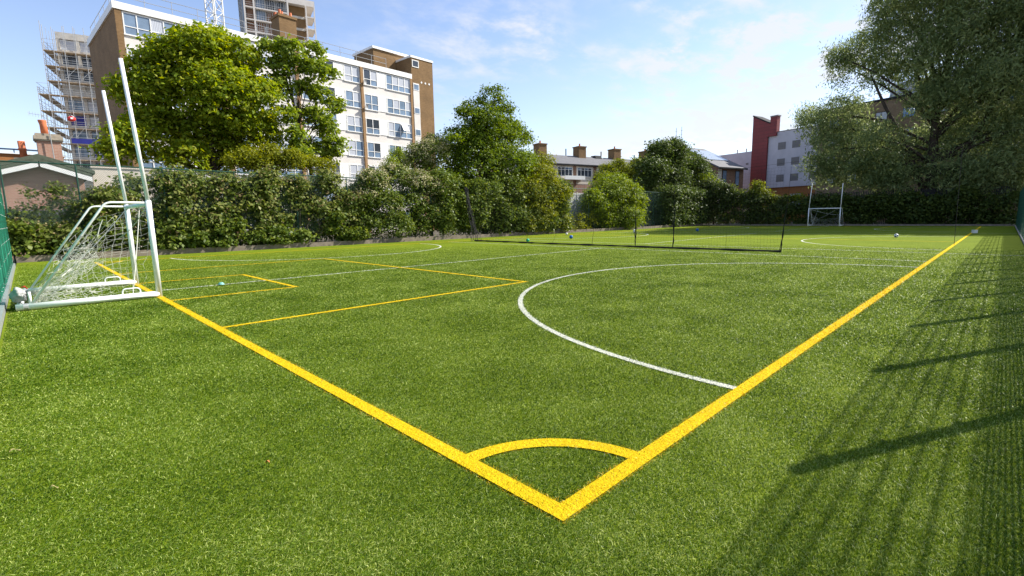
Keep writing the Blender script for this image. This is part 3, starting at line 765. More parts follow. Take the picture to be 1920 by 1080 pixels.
def crown_points(lumps, ncl, per, clr, shell=0.55, flat=0.7, under=0.55, base=(0, 0, 0), squash=0.85, zmin=0.1, outer=0.06):
    L = np.array(lumps, float); P = L[:, :3] - np.array(base)
    w = L[:, 3] ** 2; w /= w.sum(); k = RNG.choice(len(L), ncl, p=w)
    d = unit(RNG.normal(size=(ncl, 3)))
    flip = (d[:, 2] < -0.25) & (RNG.random(ncl) < under); d[flip, 2] *= -1
    f = RNG.uniform(shell ** 2, 1, ncl) ** 0.5 * (1 + np.abs(RNG.normal(0, outer, ncl)))
    c = P[k] + d * np.array([1, 1, squash]) * (L[k, 3] * f)[:, None]
    clv = RNG.beta(2.2, 2.2, ncl)
    sz = RNG.uniform(0.6, 1.3, ncl)
    C = np.repeat(c, per, 0) + RNG.normal(size=(ncl * per, 3)) * np.array([1, 1, flat]) * (clr * np.repeat(sz, per))[:, None]
    N_ = unit(np.repeat(d, per, 0) * 0.55 + np.array([[0, 0, 0.55]]) + RNG.normal(size=(ncl * per, 3)) * 0.55)
    rn = np.clip(0.38 * np.repeat(clv, per) + 0.62 * RNG.random(ncl * per), 0, 1)
    keep = C[:, 2] > zmin
    return C[keep], N_[keep], rn[keep], c
def limbs(parent, base, trunk_pts, r0, r1, targets, bark, extra=None, zfork=0.35):
    mb = MB(); k = len(trunk_pts); b = Vector(base)
    tp = [Vector(p) - b for p in trunk_pts]
    mb.tube(tp, [r0 * 1.35] + [r0 + (r1 - r0) * i / (k - 1) for i in range(1, k)], 9)
    mb.build('trunk', bark, parent, True)
    mb = MB()
    for (x, y, z, r) in targets:
        e = Vector((x, y, z)) - b
        s = min(0.95, max(zfork, 0.2 + 0.6 * (e.z / max(0.1, tp[-1].z)) * 0.8)); f = s * (k - 1); i = min(int(f), k - 2)
        st = tp[i].lerp(tp[i + 1], f - i)
        if (e - st).length < 0.3: continue
        mid = st.lerp(e, 0.5) + Vector((random.uniform(-.12, .12), random.uniform(-.12, .12), 0.10)) * (e - st).length
        rb = max(0.018, (r0 + (r1 - r0) * s) * 0.42)
        mb.tube([st, st.lerp(mid, .5), mid, mid.lerp(e, .6), e], [rb, rb * .85, rb * .65, rb * .45, rb * .2], 6)
    if mb.v: mb.build('limb', bark, parent, True)
def tree(name, label, cat, base, lumps, leafm, ncl, per, clr, leaf, asp, trunk, r0, r1, bark='bark', group=None, droop=None, **kw):
    t = empty(name, base, label, cat, group)
    C, N_, rn, c = crown_points(lumps, ncl, per, clr, base=base, **kw)
    L = leaf * RNG.uniform(0.65, 1.3, len(C))
    leaf_mesh('crown', C, N_, L, asp, rn, leafm, t, droop)
    if trunk: limbs(t, base, trunk, r0, r1, lumps, bark)
    return t
def blossom(parent, base, lumps, ncl, per, clr, leaf, zmin=0.0, up=True):
    C, N_, rn, c = crown_points(lumps, ncl, per, clr, shell=0.93, under=0.95 if up else .3, base=base, outer=0.08)
    k = C[:, 2] > zmin
    leaf_mesh('blossom', C[k], N_[k], leaf * RNG.uniform(0.6, 1.3, k.sum()), 0.8, rn[k], 'flower_cream', parent)

LUMPS = {
    'maple': [(6.86,33.16,11.73,1.53),(5.09,34.14,10.82,1.50),(8.84,33.58,11.63,1.41),(3.90,34.33,8.81,1.55),(5.74,34.40,8.80,2.43),(7.60,32.61,8.92,2.27),(9.29,32.44,8.99,1.61),(4.57,35.08,6.73,1.94),(2.86,33.23,6.04,1.25),(2.16,33.15,5.40,0.88),(7.22,35.59,6.56,2.26),(8.99,33.90,6.93,1.91),(10.49,35.08,7.86,1.10),(6.09,33.92,10.61,1.92),(7.99,34.45,10.76,1.86),(5.36,32.88,5.17,1.26),(8.06,34.43,5.50,1.39),(4.06,35.18,10.49,0.75),(6.13,34.07,12.16,0.70),(8.22,34.77,12.96,0.75)],
    'catalpa': [(10.59,32.77,12.51,0.68),(11.38,31.80,12.39,0.82),(13.39,32.91,12.88,0.87),(11.14,32.65,11.42,0.90),(12.12,32.18,11.71,0.84),(13.04,31.75,11.39,0.85),(14.47,33.08,11.73,0.75),(11.13,32.46,10.06,0.83),(12.63,32.85,10.42,0.80),(13.68,33.11,10.18,0.89),(14.74,32.84,9.50,0.83),(12.81,33.17,8.72,0.81),(11.23,32.33,8.42,0.70),(14.14,32.98,7.92,0.91),(14.35,32.41,6.84,0.83),(13.20,33.20,6.36,0.98),(14.38,33.11,6.11,0.92),(11.35,31.86,7.05,0.84),(11.55,31.92,5.85,0.92),(13.25,32.05,8.64,0.65),(10.93,33.24,10.71,0.63)],
    'cherry': [(25.52,29.15,10.83,0.56),(27.62,29.60,11.47,0.54),(27.77,28.82,10.42,0.67),(23.56,29.32,9.68,0.50),(24.29,29.03,9.41,0.93),(25.68,28.94,9.07,1.39),(28.53,29.50,9.13,1.01),(23.43,29.50,7.83,1.10),(27.72,30.27,10.69,0.73),(25.34,29.74,10.65,0.43),(27.69,30.33,7.81,2.31),(30.63,30.16,8.62,1.06),(23.38,30.48,6.35,1.30),(25.43,29.71,5.48,2.44),(27.97,28.49,5.79,1.90),(22.78,30.17,4.24,1.54),(26.08,30.42,3.16,2.52),(29.47,30.27,3.20,2.17),(24.03,29.47,1.11,1.58),(27.65,29.81,0.72,1.87),(29.88,28.61,6.46,0.93),(25.66,30.10,7.60,2.00),(30.28,29.48,4.93,1.05),(25.62,28.78,11.52,0.39),(26.41,28.25,11.63,0.34),(24.72,30.15,10.46,0.39),(30.70,30.48,9.51,0.48),(21.73,28.31,7.36,0.48),(31.47,30.02,8.50,0.49)],
    'gold': [(30.81,27.89,4.85,1.51),(32.02,27.58,3.47,1.44),(29.92,27.75,2.06,1.78),(32.72,28.32,1.43,1.48),(32.01,28.45,6.22,0.97),(28.95,27.45,3.63,1.37),(33.66,28.14,2.55,0.90),(28.57,27.45,0.70,1.10)],
    'round': [(43.69,28.65,3.59,2.43),(39.88,28.03,2.42,1.53),(47.34,28.91,3.06,1.58),(44.29,29.07,4.93,1.28),(41.06,28.31,0.94,1.45),(46.82,29.10,1.02,1.83),(47.01,28.00,2.02,1.08),(38.39,27.62,3.34,0.85)],
    'dark': [(60.17,31.24,8.77,2.58),(53.89,29.88,6.93,1.72),(64.82,30.27,7.70,2.24),(59.49,30.78,5.57,2.85),(70.50,31.27,6.76,1.91),(56.42,30.17,9.61,1.22),(59.83,29.90,10.13,1.26),(66.90,31.88,9.29,1.54),(53.61,30.55,5.35,1.33),(68.51,32.10,5.57,2.69),(60.38,31.95,3.16,2.49)],
    'creamshrub': [(20.61,29.88,6.34,1.22),(19.67,29.96,5.88,0.88),(22.00,30.02,6.94,0.83),(21.34,30.14,7.30,0.74),(20.46,30.10,5.15,1.06),(19.53,30.06,6.47,0.64)],
    'creambush': [(14.70,27.98,3.83,1.05),(16.46,28.21,4.37,0.95),(17.97,27.90,4.01,0.97),(19.36,27.85,3.49,0.93),(13.99,28.05,2.89,1.04),(20.17,27.72,2.47,0.78),(15.27,27.76,2.44,1.21),(17.44,28.23,2.47,1.28),(18.76,27.91,1.71,1.15),(14.12,27.93,1.23,1.12),(15.87,27.56,1.02,1.15),(17.98,27.84,0.78,0.91),(13.06,27.96,1.93,0.89),(19.90,27.56,1.11,0.78)],
    'low': [(8.02,30.62,5.21,0.76),(9.26,30.63,5.52,0.72),(10.39,30.06,5.26,0.73),(11.68,30.63,5.13,0.69),(7.24,30.47,4.99,0.56),(9.70,30.68,5.01,0.73),(8.65,30.35,4.85,0.71),(12.84,30.71,5.07,0.57)],
    'sap': [(24.31,40.29,7.54,0.82),(24.92,39.43,7.10,0.72),(23.19,39.47,6.75,0.70),(24.80,40.21,6.56,0.83),(23.25,40.56,6.50,0.61)],
    'sap2': [(55.51,35.70,8.02,1.00),(59.25,35.95,7.83,1.04),(53.62,36.11,7.26,1.13),(57.65,35.78,6.87,1.32),(51.79,35.84,6.26,0.97),(60.33,35.78,8.83,0.75)],
    'willow': [(67.21,15.51,11.71,2.19),(68.57,13.37,12.98,2.41),(66.80,13.57,8.85,2.39),(67.26,15.33,7.05,1.43),(69.63,11.85,9.83,2.93),(65.16,8.98,9.24,2.21),(68.42,13.06,18.12,2.24),(69.41,11.41,19.88,2.58),(66.86,9.13,20.15,2.54),(66.34,8.25,22.45,2.82),(69.82,6.43,22.85,3.45),(66.43,4.85,17.43,3.60),(66.12,2.57,18.80,3.98),(67.61,1.75,21.89,3.98),(69.19,-0.38,18.76,3.46),(65.61,-0.13,13.69,3.85),(66.93,2.47,12.91,3.55),(67.00,4.86,13.08,2.67),(70.00,7.77,16.89,2.39),(67.63,9.89,16.33,1.91),(70.13,7.06,7.85,2.79),(66.02,8.81,6.56,2.72),(67.02,11.32,6.11,2.47),(68.90,4.28,8.60,2.99),(70.31,1.44,8.95,3.15),(67.71,-0.93,8.92,2.94),(66.35,-1.59,5.71,2.36),(65.73,0.19,5.05,2.10),(68.18,13.77,5.85,1.81),(66.14,6.84,4.99,1.74),(69.84,-1.00,4.10,1.64),(70.03,1.19,3.96,1.59),(66.10,2.88,4.19,1.43),(66.67,-1.98,3.43,1.34),(69.84,10.30,5.37,1.52),(68.85,-2.75,16.16,4.57),(69.84,-3.71,10.28,3.93),(67.07,-3.60,20.12,4.62),(65.78,4.66,25.20,4.53),(66.75,0.98,25.65,4.85),(69.76,16.92,13.35,1.48),(66.63,13.73,19.26,1.23),(67.08,9.80,23.64,1.62)],
}
tree('broadleaf_tree', 'large dense bright green tree beside the goal posts before the white apartment block', 'tree', (6.9, 34, -0.05), LUMPS['maple'], 'leaf_maple',
     3500, 16, 0.25, 0.245, 0.60, [(6.9, 34, -.05), (6.8, 34, 2.5), (7.0, 33.9, 5), (7.0, 34, 8), (7.1, 34, 10.5)], 0.26, 0.07, shell=0.62, flat=0.42, squash=0.9)
tree('broadleaf_tree', 'open light green tree with ragged outline and visible limbs right of the dense tree', 'tree', (12.6, 33, -0.05), [(a, b, c, r * 0.88) for a, b, c, r in LUMPS['catalpa']], 'leaf_catalpa',
     800, 14, 0.20, 0.25, 0.68, [(12.6, 33, -.05), (12.9, 33, 3), (12.6, 32.9, 6), (11.9, 32.8, 8.5), (11.6, 32.6, 11)], 0.17, 0.05, shell=0.45, flat=0.5)
tree('broadleaf_tree', 'tall pointed dark green tree rising from the hedge in mid picture', 'tree', (25.6, 29.3, -0.05), LUMPS['cherry'], 'leaf_cherry',
     4300, 14, 0.25, 0.21, 0.55, [(25.6, 29.3, -.05), (25.5, 29.3, 3), (25.8, 29.3, 6), (25.9, 29.4, 9), (25.9, 29.4, 11)], 0.2, 0.04, shell=0.45, flat=0.5, outer=0.16)
tree('bush', 'yellow green bush bulging out right of the pointed tree', 'bush', (31.5, 28.2, -0.05), LUMPS['gold'] + [(31.5, 27.8, 3.4, 1.7), (30.2, 27.8, 1.2, 1.5), (33, 27.7, 1.0, 1.2), (31.2, 28.2, 5.2, 1.2)], 'leaf_gold',
     3200, 13, 0.22, 0.18, 0.55, [(31.5, 28.2, -.05), (31.5, 28.2, 2), (31.6, 28.2, 4.5)], 0.1, 0.03, shell=0.5, flat=0.6, outer=0.15)
tree('bush', 'rounded sunlit bush standing alone against the mesh fence', 'bush', (43.3, 28.4, -0.05), LUMPS['round'] + [(43.4, 28.0, 1.2, 1.9), (41.8, 28.0, 3.4, 1.7), (45.3, 28.0, 3.6, 1.5), (44.6, 27.8, 1.2, 1.7), (46.5, 28, 2.8, 1.2)], 'leaf_round',
     4200, 13, 0.26, 0.22, 0.55, [(43.3, 28.4, -.05), (43.3, 28.4, 2), (43.4, 28.4, 4.5)], 0.14, 0.04, shell=0.5, flat=0.6, outer=0.17)
tree('broadleaf_tree', 'dark rounded tree in the far corner left of the solar roofed house', 'tree', (61, 31, -0.05), LUMPS['dark'], 'leaf_dark',
     3600, 13, 0.40, 0.30, 0.6, [(61, 31, -.05), (61, 31, 4), (61.2, 31, 8)], 0.25, 0.06, shell=0.5, flat=0.6, outer=0.14)
b_ = (20.6, 30, -0.05)
t = tree('flowering_shrub', 'rounded shrub topped with cream blossom at the corner of the apartment block', 'shrub', b_, LUMPS['creamshrub'], 'leaf_ivy',
     600, 13, 0.2, 0.15, 0.6, [(20.6, 30, -.05), (20.6, 30, 3), (20.7, 30, 6.5)], 0.12, 0.03, shell=0.65)
blossom(t, b_, LUMPS['creamshrub'], 330, 12, 0.13, 0.10, zmin=5.6)
b_ = (16.9, 28.0, -0.05)
t = tree('flowering_shrub', 'climber with drifts of cream blossom spilling over the long fence', 'shrub', b_, LUMPS['creambush'], 'leaf_ivy',
     3000, 12, 0.17, 0.165, 0.62, None, 0, 0, shell=0.6, zmin=0.15, flat=0.7)
blossom(t, b_, LUMPS['creambush'][:6] + LUMPS['creambush'][:4], 620, 13, 0.12, 0.10, zmin=2.6)
blossom(t, b_, LUMPS['creambush'][6:9], 60, 9, 0.10, 0.09, zmin=1.6)
tree('shrub', 'low olive green shrub showing above the fence below the two garden trees', 'shrub', (9.6, 30.4, -0.05), LUMPS['low'], 'leaf_gold',
     1000, 13, 0.17, 0.15, 0.5, [(9.6, 30.4, -.05), (9.5, 30.4, 3), (9.6, 30.4, 5)], 0.1, 0.03, shell=0.4)
tree('sapling', 'slender light green sapling in front of the apartment block downpipe', 'tree', (24.2, 40, -0.05), LUMPS['sap'], 'leaf_catalpa',
     330, 12, 0.2, 0.17, 0.5, [(24.2, 40, -.05), (24.2, 40, 4), (24.3, 40, 7.6)], 0.08, 0.02, shell=0.3)
tree('broadleaf_tree', 'pale green tree top in front of the terrace roof', 'tree', (57, 36, -0.05), LUMPS['sap2'], 'leaf_yellow',
     800, 12, 0.3, 0.24, 0.5, [(57, 36, -.05), (57, 36, 4), (57.2, 36, 7.6)], 0.14, 0.04, shell=0.45)
tree('willow_tree', 'huge grey green willow overhanging the far right corner', 'tree', (67.2, 3.9, -0.05), LUMPS['willow'] + [(67, -6, 23, 4.5), (67, -9, 20, 4.5), (66.5, -7, 15, 4), (67, -12, 16, 4.5), (66, -8, 9, 3.6), (68, -3, 26, 4.5), (67, -12, 23, 4), (66.6, 2.5, 5.2, 2.2), (66.4, -3.4, 4.6, 2.2), (66.8, 8.0, 5.0, 1.9), (66.5, 0.2, 4.3, 1.7)], 'leaf_willow',
     9500, 24, 0.50, 0.42, 0.24, [(67.2, 3.9, -.05), (67.0, 4.3, 3.0), (67.3, 4.6, 6.5), (67.5, 4.6, 11), (67.3, 4.2, 16), (67.5, 4.0, 22)], 0.62, 0.16, droop=0.42, shell=0.42, flat=0.85, under=0.35, outer=0.10)
t = bpy.data.objects['willow_tree']
mb = MB(); b = Vector(t.location)
for pts, r in ((((67.1, 4.2, 2.4), (66.8, 5.6, 5.2), (66.8, 7.0, 9.0), (66.9, 9.0, 13.0), (67.0, 10.5, 16.5)), 0.36), (((67.1, 4.2, 2.2), (66.6, 6.8, 4.4), (66.6, 9.6, 6.2), (67, 12.4, 8.6)), 0.26),
               (((67.2, 3.8, 2.6), (67.4, 2.2, 7.0), (67.4, 0.2, 12.0), (67.2, -2.2, 17.0)), 0.34), (((67.2, 3.8, 2.4), (66.6, 1.6, 4.2), (66.3, -1.2, 6.6)), 0.22)):
    p = [Vector(q_) - b for q_ in pts]; n_ = len(p); mb.tube(p, [r * (1 - 0.75 * i / (n_ - 1)) for i in range(n_)], 8)
mb.build('limb', 'bark', t, True)

# the long bramble hedge growing through the chain link fence
def hedge_lumps(xs, ys, top, r, n):
    out = []
    for _ in range(n):
        x = random.uniform(*xs); tz = top(x); z = random.uniform(0.15, 1.0) ** 0.8 * tz
        rr = r * random.uniform(0.7, 1.25)
        out.append((x, random.uniform(*ys), max(0.25, z - rr * 0.8), rr))
    return out
def top_l(x):
    return 4.25 + 0.18 * math.sin(x * 1.7) + 0.14 * math.sin(x * 3.9 + 1) if x > 3.2 else (3.55 + 0.12 * (x - 0.2) if x > 0.2 else 2.0 + 0.12 * math.sin(5 * x))
b_ = (5.5, 28.0, -0.05)
t = empty('bramble_hedge', b_, 'long sunlit bramble hedge with pinkish tips climbing the chain link fence', 'hedge')
HL = hedge_lumps((-2.0, 13.8), (27.6, 28.5), top_l, 0.62, 170)
C, N_, rn, c = crown_points(HL, 6800, 10, 0.15, shell=0.45, base=b_, zmin=0.2, under=0.6, outer=0.12)
N_ = unit(N_ + np.array([[0.0, -0.35, 0]]))
leaf_mesh('foliage', C, N_, 0.185 * RNG.uniform(0.55, 1.35, len(C)), 0.66, rn, 'leaf_bramble', t)
C, N_, rn, c = crown_points(hedge_lumps((-2.3, 13.6), (27.08, 27.55), lambda x: 1.5 + 0.5 * math.sin(x * 2.3), 0.42, 60), 1700, 12, 0.14, shell=0.6, base=b_, zmin=0.28)
leaf_mesh('foliage', C, N_, 0.20 * RNG.uniform(0.55, 1.3, len(C)), 0.7, rn, 'leaf_ivy', t)
# thin shoots over the brick gable wall at the left end
C, N_, rn, c = crown_points(hedge_lumps((-2.4, 1.6), (27.7, 28.2), lambda x: 3.3 + .2 * math.sin(6 * x), 0.30, 40), 620, 9, 0.15, shell=0.3, base=b_, zmin=1.6)
leaf_mesh('foliage', C, N_, 0.14 * RNG.uniform(0.6, 1.3, len(C)), 0.6, rn, 'leaf_bramble', t)
C, N_, rn, c = crown_points(HL, 1500, 6, 0.10, shell=0.9, base=b_, zmin=0.8, outer=0.16, under=0.7)
leaf_mesh('new_growth', C, N_, 0.12 * RNG.uniform(0.6, 1.3, len(C)), 0.6, rn, 'leaf_tips', t)
mb = MB()
for k in range(120):
    x = random.uniform(-2.2, 13.3) - b_[0]; y = random.uniform(27.5, 28.3) - b_[1]; h_ = top_l(x + b_[0]) * random.uniform(.5, .95)
    mb.tube([(x, y, 0), (x + random.gauss(0, .2), y + random.gauss(0, .1), h_ * .5), (x + random.gauss(0, .45), y + random.gauss(0, .2), h_)], [0.016, 0.012, 0.005], 4)
mb.build('stem', 'bark_pale', t)
b_ = (27, 27.7, -0.05)
t = empty('ivy_hedge', b_, 'dark leafy hedge at the foot of the pointed tree', 'hedge')
C, N_, rn, c = crown_points(hedge_lumps((19.6, 33.6), (26.95, 28.1), lambda x: 4.75 + .3 * math.sin(x), 0.75, 165), 6600, 12, 0.2, shell=0.5, base=b_, zmin=0.2)
leaf_mesh('foliage', C, N_, 0.19 * RNG.uniform(0.6, 1.3, len(C)), 0.7, rn, 'leaf_ivy', t)
b_ = (58.5, 28.4, -0.05)
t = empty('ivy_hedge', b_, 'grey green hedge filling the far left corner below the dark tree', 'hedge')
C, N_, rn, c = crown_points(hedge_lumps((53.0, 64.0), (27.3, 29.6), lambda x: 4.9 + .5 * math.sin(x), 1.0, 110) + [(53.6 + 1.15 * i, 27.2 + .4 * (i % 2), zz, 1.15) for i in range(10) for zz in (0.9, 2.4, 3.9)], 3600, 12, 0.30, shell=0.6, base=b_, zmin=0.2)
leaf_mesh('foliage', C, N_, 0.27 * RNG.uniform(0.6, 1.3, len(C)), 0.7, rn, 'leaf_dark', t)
# scrub by the gaps in the fence
b_ = (36.3, 27.5, -0.05)
t = empty('weeds', b_, 'low weeds at the fence gap between the yellow green bush and the round bush', 'weeds')
C, N_, rn, c = crown_points(hedge_lumps((34.2, 38.8), (27.3, 27.8), lambda x: 1.5 + .5 * math.sin(3 * x), 0.32, 22), 200, 11, 0.18, shell=0.3, base=b_, zmin=0.1)
leaf_mesh('foliage', C, N_, 0.15 * RNG.uniform(0.6, 1.3, len(C)), 0.6, rn, 'leaf_gold', t)
# hedge along the far end: tall in the left corner, sunlit along its top, dark under the willow
def top_f(y): return 6.6 if y > 27 else (3.8 + 2.8 * max(0, (y - 19) / 8) ** 1.3 if y > 19 else 3.55 + 0.35 * math.sin(y * 1.1))
HF = []
for _ in range(230):
    y = random.uniform(-2.2, 31); rr = random.uniform(0.6, 1.05); z = random.uniform(0.1, 1) ** 0.8 * top_f(y)
    HF.append((random.uniform(63.3, 64.6), y, max(.3, z - rr * .8), rr))
b_ = (64, 14, -0.05)
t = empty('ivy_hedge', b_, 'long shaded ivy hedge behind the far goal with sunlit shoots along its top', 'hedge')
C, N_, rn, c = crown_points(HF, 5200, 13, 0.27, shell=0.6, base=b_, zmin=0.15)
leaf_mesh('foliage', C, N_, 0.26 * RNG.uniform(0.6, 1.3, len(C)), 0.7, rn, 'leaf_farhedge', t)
tree('bush', 'yellow green sunlit bush poking above the far hedge below the red wall', 'bush', (64.6, 20.8, -0.05),
     [(64.6, 20.9, 4.3, 0.9), (64.5, 21.6, 3.6, 0.9), (64.7, 20.2, 3.7, 0.8), (64.6, 21.1, 5.1, 0.6), (64.4, 19.2, 3.2, 0.7), (64.5, 22.6, 3.2, .7), (64.6, 17.0, 3.1, 0.6), (64.5, 16.2, 3.3, .6)], 'leaf_yellow',
     380, 12, 0.24, 0.24, 0.55, [(64.6, 20.8, -.05), (64.6, 20.8, 2), (64.6, 20.8, 4.6)], 0.08, 0.03, shell=0.4)
tree('bush', 'sunlit green bush in the far corner in front of the solar roofed house', 'bush', (64.8, 26.5, -0.05),
     [(64.8, 28.2, 5.6, 1.4), (64.6, 26.6, 4.9, 1.3), (64.9, 25.2, 4.3, 1.1), (64.7, 29.8, 6.0, 1.2), (64.7, 24, 3.6, 1.0)], 'leaf_round',
     620, 12, 0.30, 0.25, 0.55, [(64.8, 26.5, -.05), (64.8, 26.5, 2), (64.8, 26.8, 4.6)], 0.1, 0.03, shell=0.5)
# dark palisade fence behind the far hedge, under the willow
t = empty('palisade_fence', (65.6, -2, 0), 'dark pale topped palisade fence above the shaded hedge under the willow', 'fence')
mb = MB()
for i in range(110): mb.box(-0.02, 0.02, i * 0.16, i * 0.16 + 0.085, 0.1, 3.75 + 0.05 * (i % 2))
mb.build('pale', 'dark_metal', t)
mb = MB(); mb.box(0.022, 0.07, 0, 17.6, 1.0, 1.08); mb.box(0.022, 0.07, 0, 17.6, 3.2, 3.28); mb.build('rail', 'dark_metal', t)
# ------------------------------------------------------------------ buildings
def building(name, P, ang, label, cat):
    return empty(name, (P[0], P[1], -0.05), label, cat, None, rad(ang))
# local frames: x along the front, y into the depth, z up; the front lies at y=0
# ---- main apartment block
B = building('apartment_block', (5.14, 50.31), 2.815, 'white and brown brick apartment block with long rows of windows behind the trees', 'apartment block')
DEP = 12.4; RF = 19.15
mb = MB()
mb.box(0.0, 0.44, -0.10, DEP, 0, RF - 0.55)                 # end wall with its narrow front return
mb.build('end_wall', 'brick_brown', B)
mb = MB(); mb.box(28.88, 32.2, -0.06, DEP, 0, 21.15); mb.build('stair_tower', 'brick_brown', B)
mb = MB(); mb.box(0.44, 28.86, 0.02, DEP - 0.02, 0, RF - 0.56); mb.build('core_wall', 'spandrel', B)
mb = MB(); mb.box(-0.12, 28.86, -0.16, DEP + 0.1, RF - 0.55, RF); mb.build('fascia', 'fascia', B)
mb = MB(); mb.box(0.1, 28.86, 0.3, DEP - 0.3, RF + 0.003, RF + 0.05); mb.build('roof', 'roof_felt', B)
mb = MB(); mb.box(28.80, 32.28, -0.13, DEP + 0.05, 21.15, 21.40); mb.build('tower_coping', 'fascia', B)
rows = [(18.50, 17.44, 16.80), (15.80, 14.75, 14.10), (13.12, 12.08, 11.42), (10.44, 9.40, 8.76), (7.76, 6.72, 6.08), (5.08, 4.04, 3.4), (2.4, 1.4, 0.8)]
MULL = 0.075
def window_mesh(W, H, lower, n, seed):
    """frame mesh and pane mesh for a band of n lights, each with a shallow lower light"""
    fr, pn = MB(), MB(); rr = random.Random(seed); w = W / n
    fr.box(0, W, -0.05, 0.05, H - 0.07, H); fr.box(-0.04, W + 0.04, -0.09, 0.05, -0.06, 0.03)
    for i in range(n + 1):
        x = i * w; a = max(0, x - MULL / 2) if i else 0; b = min(W, x + MULL / 2) if i < n else W
        if i == 0: b = MULL
        if i == n: a = W - MULL
        fr.box(a, b, -0.052, 0.05, 0.03, H - 0.07)
    for i in range(n):
        a, b = i * w + MULL / 2, (i + 1) * w - MULL / 2
        fr.box(a, b, -0.048, 0.045, lower - 0.03, lower + 0.03)
        m = rr.choice([0, 0, 0, 0, 1, 1, 2])
        pn.quad((a, -0.01, lower), (b, -0.01, lower), (b, -0.01, H - 0.06), (a, -0.01, H - 0.06), m)
        pn.quad((a, -0.01, 0.02), (b, -0.01, 0.02), (b, -0.01, lower), (a, -0.01, lower), 1 if rr.random() < .8 else m)
    return fr, pn
units = []
for o in (0.0, 14.3):
    k = 0.0 if o == 0 else 0.12
    units += [('w', 0.50 + o + k, 3.72, 4), ('p', 4.26 + o, 1.18, 0), ('w', 5.50 + o, 1.90, 2), ('w', 7.88 + o, 1.80, 2), ('p', 9.70 + o, 1.12, 0), ('w', 10.86 + o, 3.58 if o == 0 else 3.48, 4)]
protos = {}
for ri, (zt, zl, zb) in enumerate(rows):
    for ui, (kind, x, W, n) in enumerate(units):
        if kind == 'p':
            if ('p', W) not in protos:
                mb = MB(); mb.box(0, W, -0.035, 0.02, 0, 1.70)
                mb.box(0, 0.05, -0.05, -0.035, 0, 1.70); mb.box(W - 0.05, W, -0.05, -0.035, 0, 1.70)
                for q_ in (1 / 3, 2 / 3): mb.box(W * q_ - .006, W * q_ + .006, -0.042, -0.035, 0.02, 1.68)
                o = mb.build('infill_panel', 'white_panel', B); protos[('p', W)] = o; o.location = (x, 0, zb)
            else: cp(protos[('p', W)], B, (x, 0, zb))
            continue
        key = (W, n, (ri * 3 + ui) % 4)
        if key not in protos:
            fr, pn = window_mesh(W, zt - zb, zl - zb, n, hash(key) % 1000)
            f = fr.build('window', 'white_frame', B); g = pn.build('pane', ['pane_curtain', 'pane_blue', 'pane_dark'], f)
            protos[key] = (f, g)
        else:
            f0, g0 = protos[key]; f = cp(f0, B); g = cp(g0, f, (0, 0, 0))
        f.location = (x, 0, zb)
# one open top light, third row
mb = MB(); mb.box(0, 0.82, -0.03, 0.03, -1.0, 0.0); o = mb.build('open_casement', 'white_frame', B); o.location = (27.0, -0.06, 13.05); o.rotation_euler = (rad(-32), 0, 0)
for x in (7.58, 14.50, 21.88): 
    mb = MB(); mb.box(x - 0.15, x + 0.15, -0.20, 0.02, 0.05, RF - 0.58); mb.build('pilaster', 'brick_tan', B)
mb = MB(); mb.box(28.60, 28.86, -0.14, 0.02, 0.05, RF - 0.58); mb.build('pilaster', 'brick_tan', B)
for (x, z) in ((21.92, 17.1), (21.95, 14.35)):
    mb = MB(); N = 20
    for i in range(N):
        a, b = 2 * math.pi * i / N, 2 * math.pi * (i + 1) / N
        for r0_, r1_ in ((0, .15), (.15, .30)):
            y = lambda r: -0.50 + 0.09 * (1 - (r / .30) ** 2)
            mb.quad(*[(r * math.cos(t_), y(r), r * math.sin(t_)) for r, t_ in ((r0_, a), (r1_, a), (r1_, b), (r0_, b))])
            mb.quad(*[(r * math.cos(t_), y(r) + .02, r * math.sin(t_)) for r, t_ in ((r0_, b), (r1_, b), (r1_, a), (r0_, a))])
    mb.tube([(0, -0.40, 0), (0, -0.2, -0.05), (0, -0.2, -0.3)], 0.02, 6); mb.tube([(0, -.45, -.2), (0, -0.72, -.05)], 0.015, 5)
    o = mb.build('satellite_dish', 'galv', B); o.location = (x, 0, z); o.rotation_euler = (0.2, 0, 0.5)
# stair tower glazing
mb = MB(); mb.box(0, 1.0, -0.12, 0.0, 0, 0.84); o = mb.build('window', 'white_frame', B); o.location = (29.0, 0, 20.08)
mb = MB(); mb.quad((0.09, -0.124, 0.09), (0.91, -0.124, 0.09), (0.91, -0.124, 0.75), (0.09, -0.124, 0.75)); mb.build('pane', 'pane_dark', o)
mb = MB(); mb.box(29.02, 29.95, -0.10, -0.055, 1.0, 18.2); strip = mb.build('stair_strip', 'spandrel', B)
for (za, zb) in ((17.35, 18.12), (14.55, 15.30), (11.9, 12.7), (9.2, 10.0), (6.5, 7.3)):
    mb = MB(); mb.box(29.06, 29.91, -0.13, -0.102, za, zb); o = mb.build('window', 'white_frame', B)
    mb = MB(); mb.quad((29.13, -0.134, za + .07), (29.84, -0.134, za + .07), (29.84, -0.134, zb - .07), (29.13, -0.134, zb - .07)); mb.build('pane', 'pane_blue', o)
for x in (30.35, 30.95, 31.55):
    mb = MB(); mb.tube([(x, -0.055, 18.45), (x, -0.09, 18.45)], 0.12, 12); mb.build('vent', 'fascia', B)
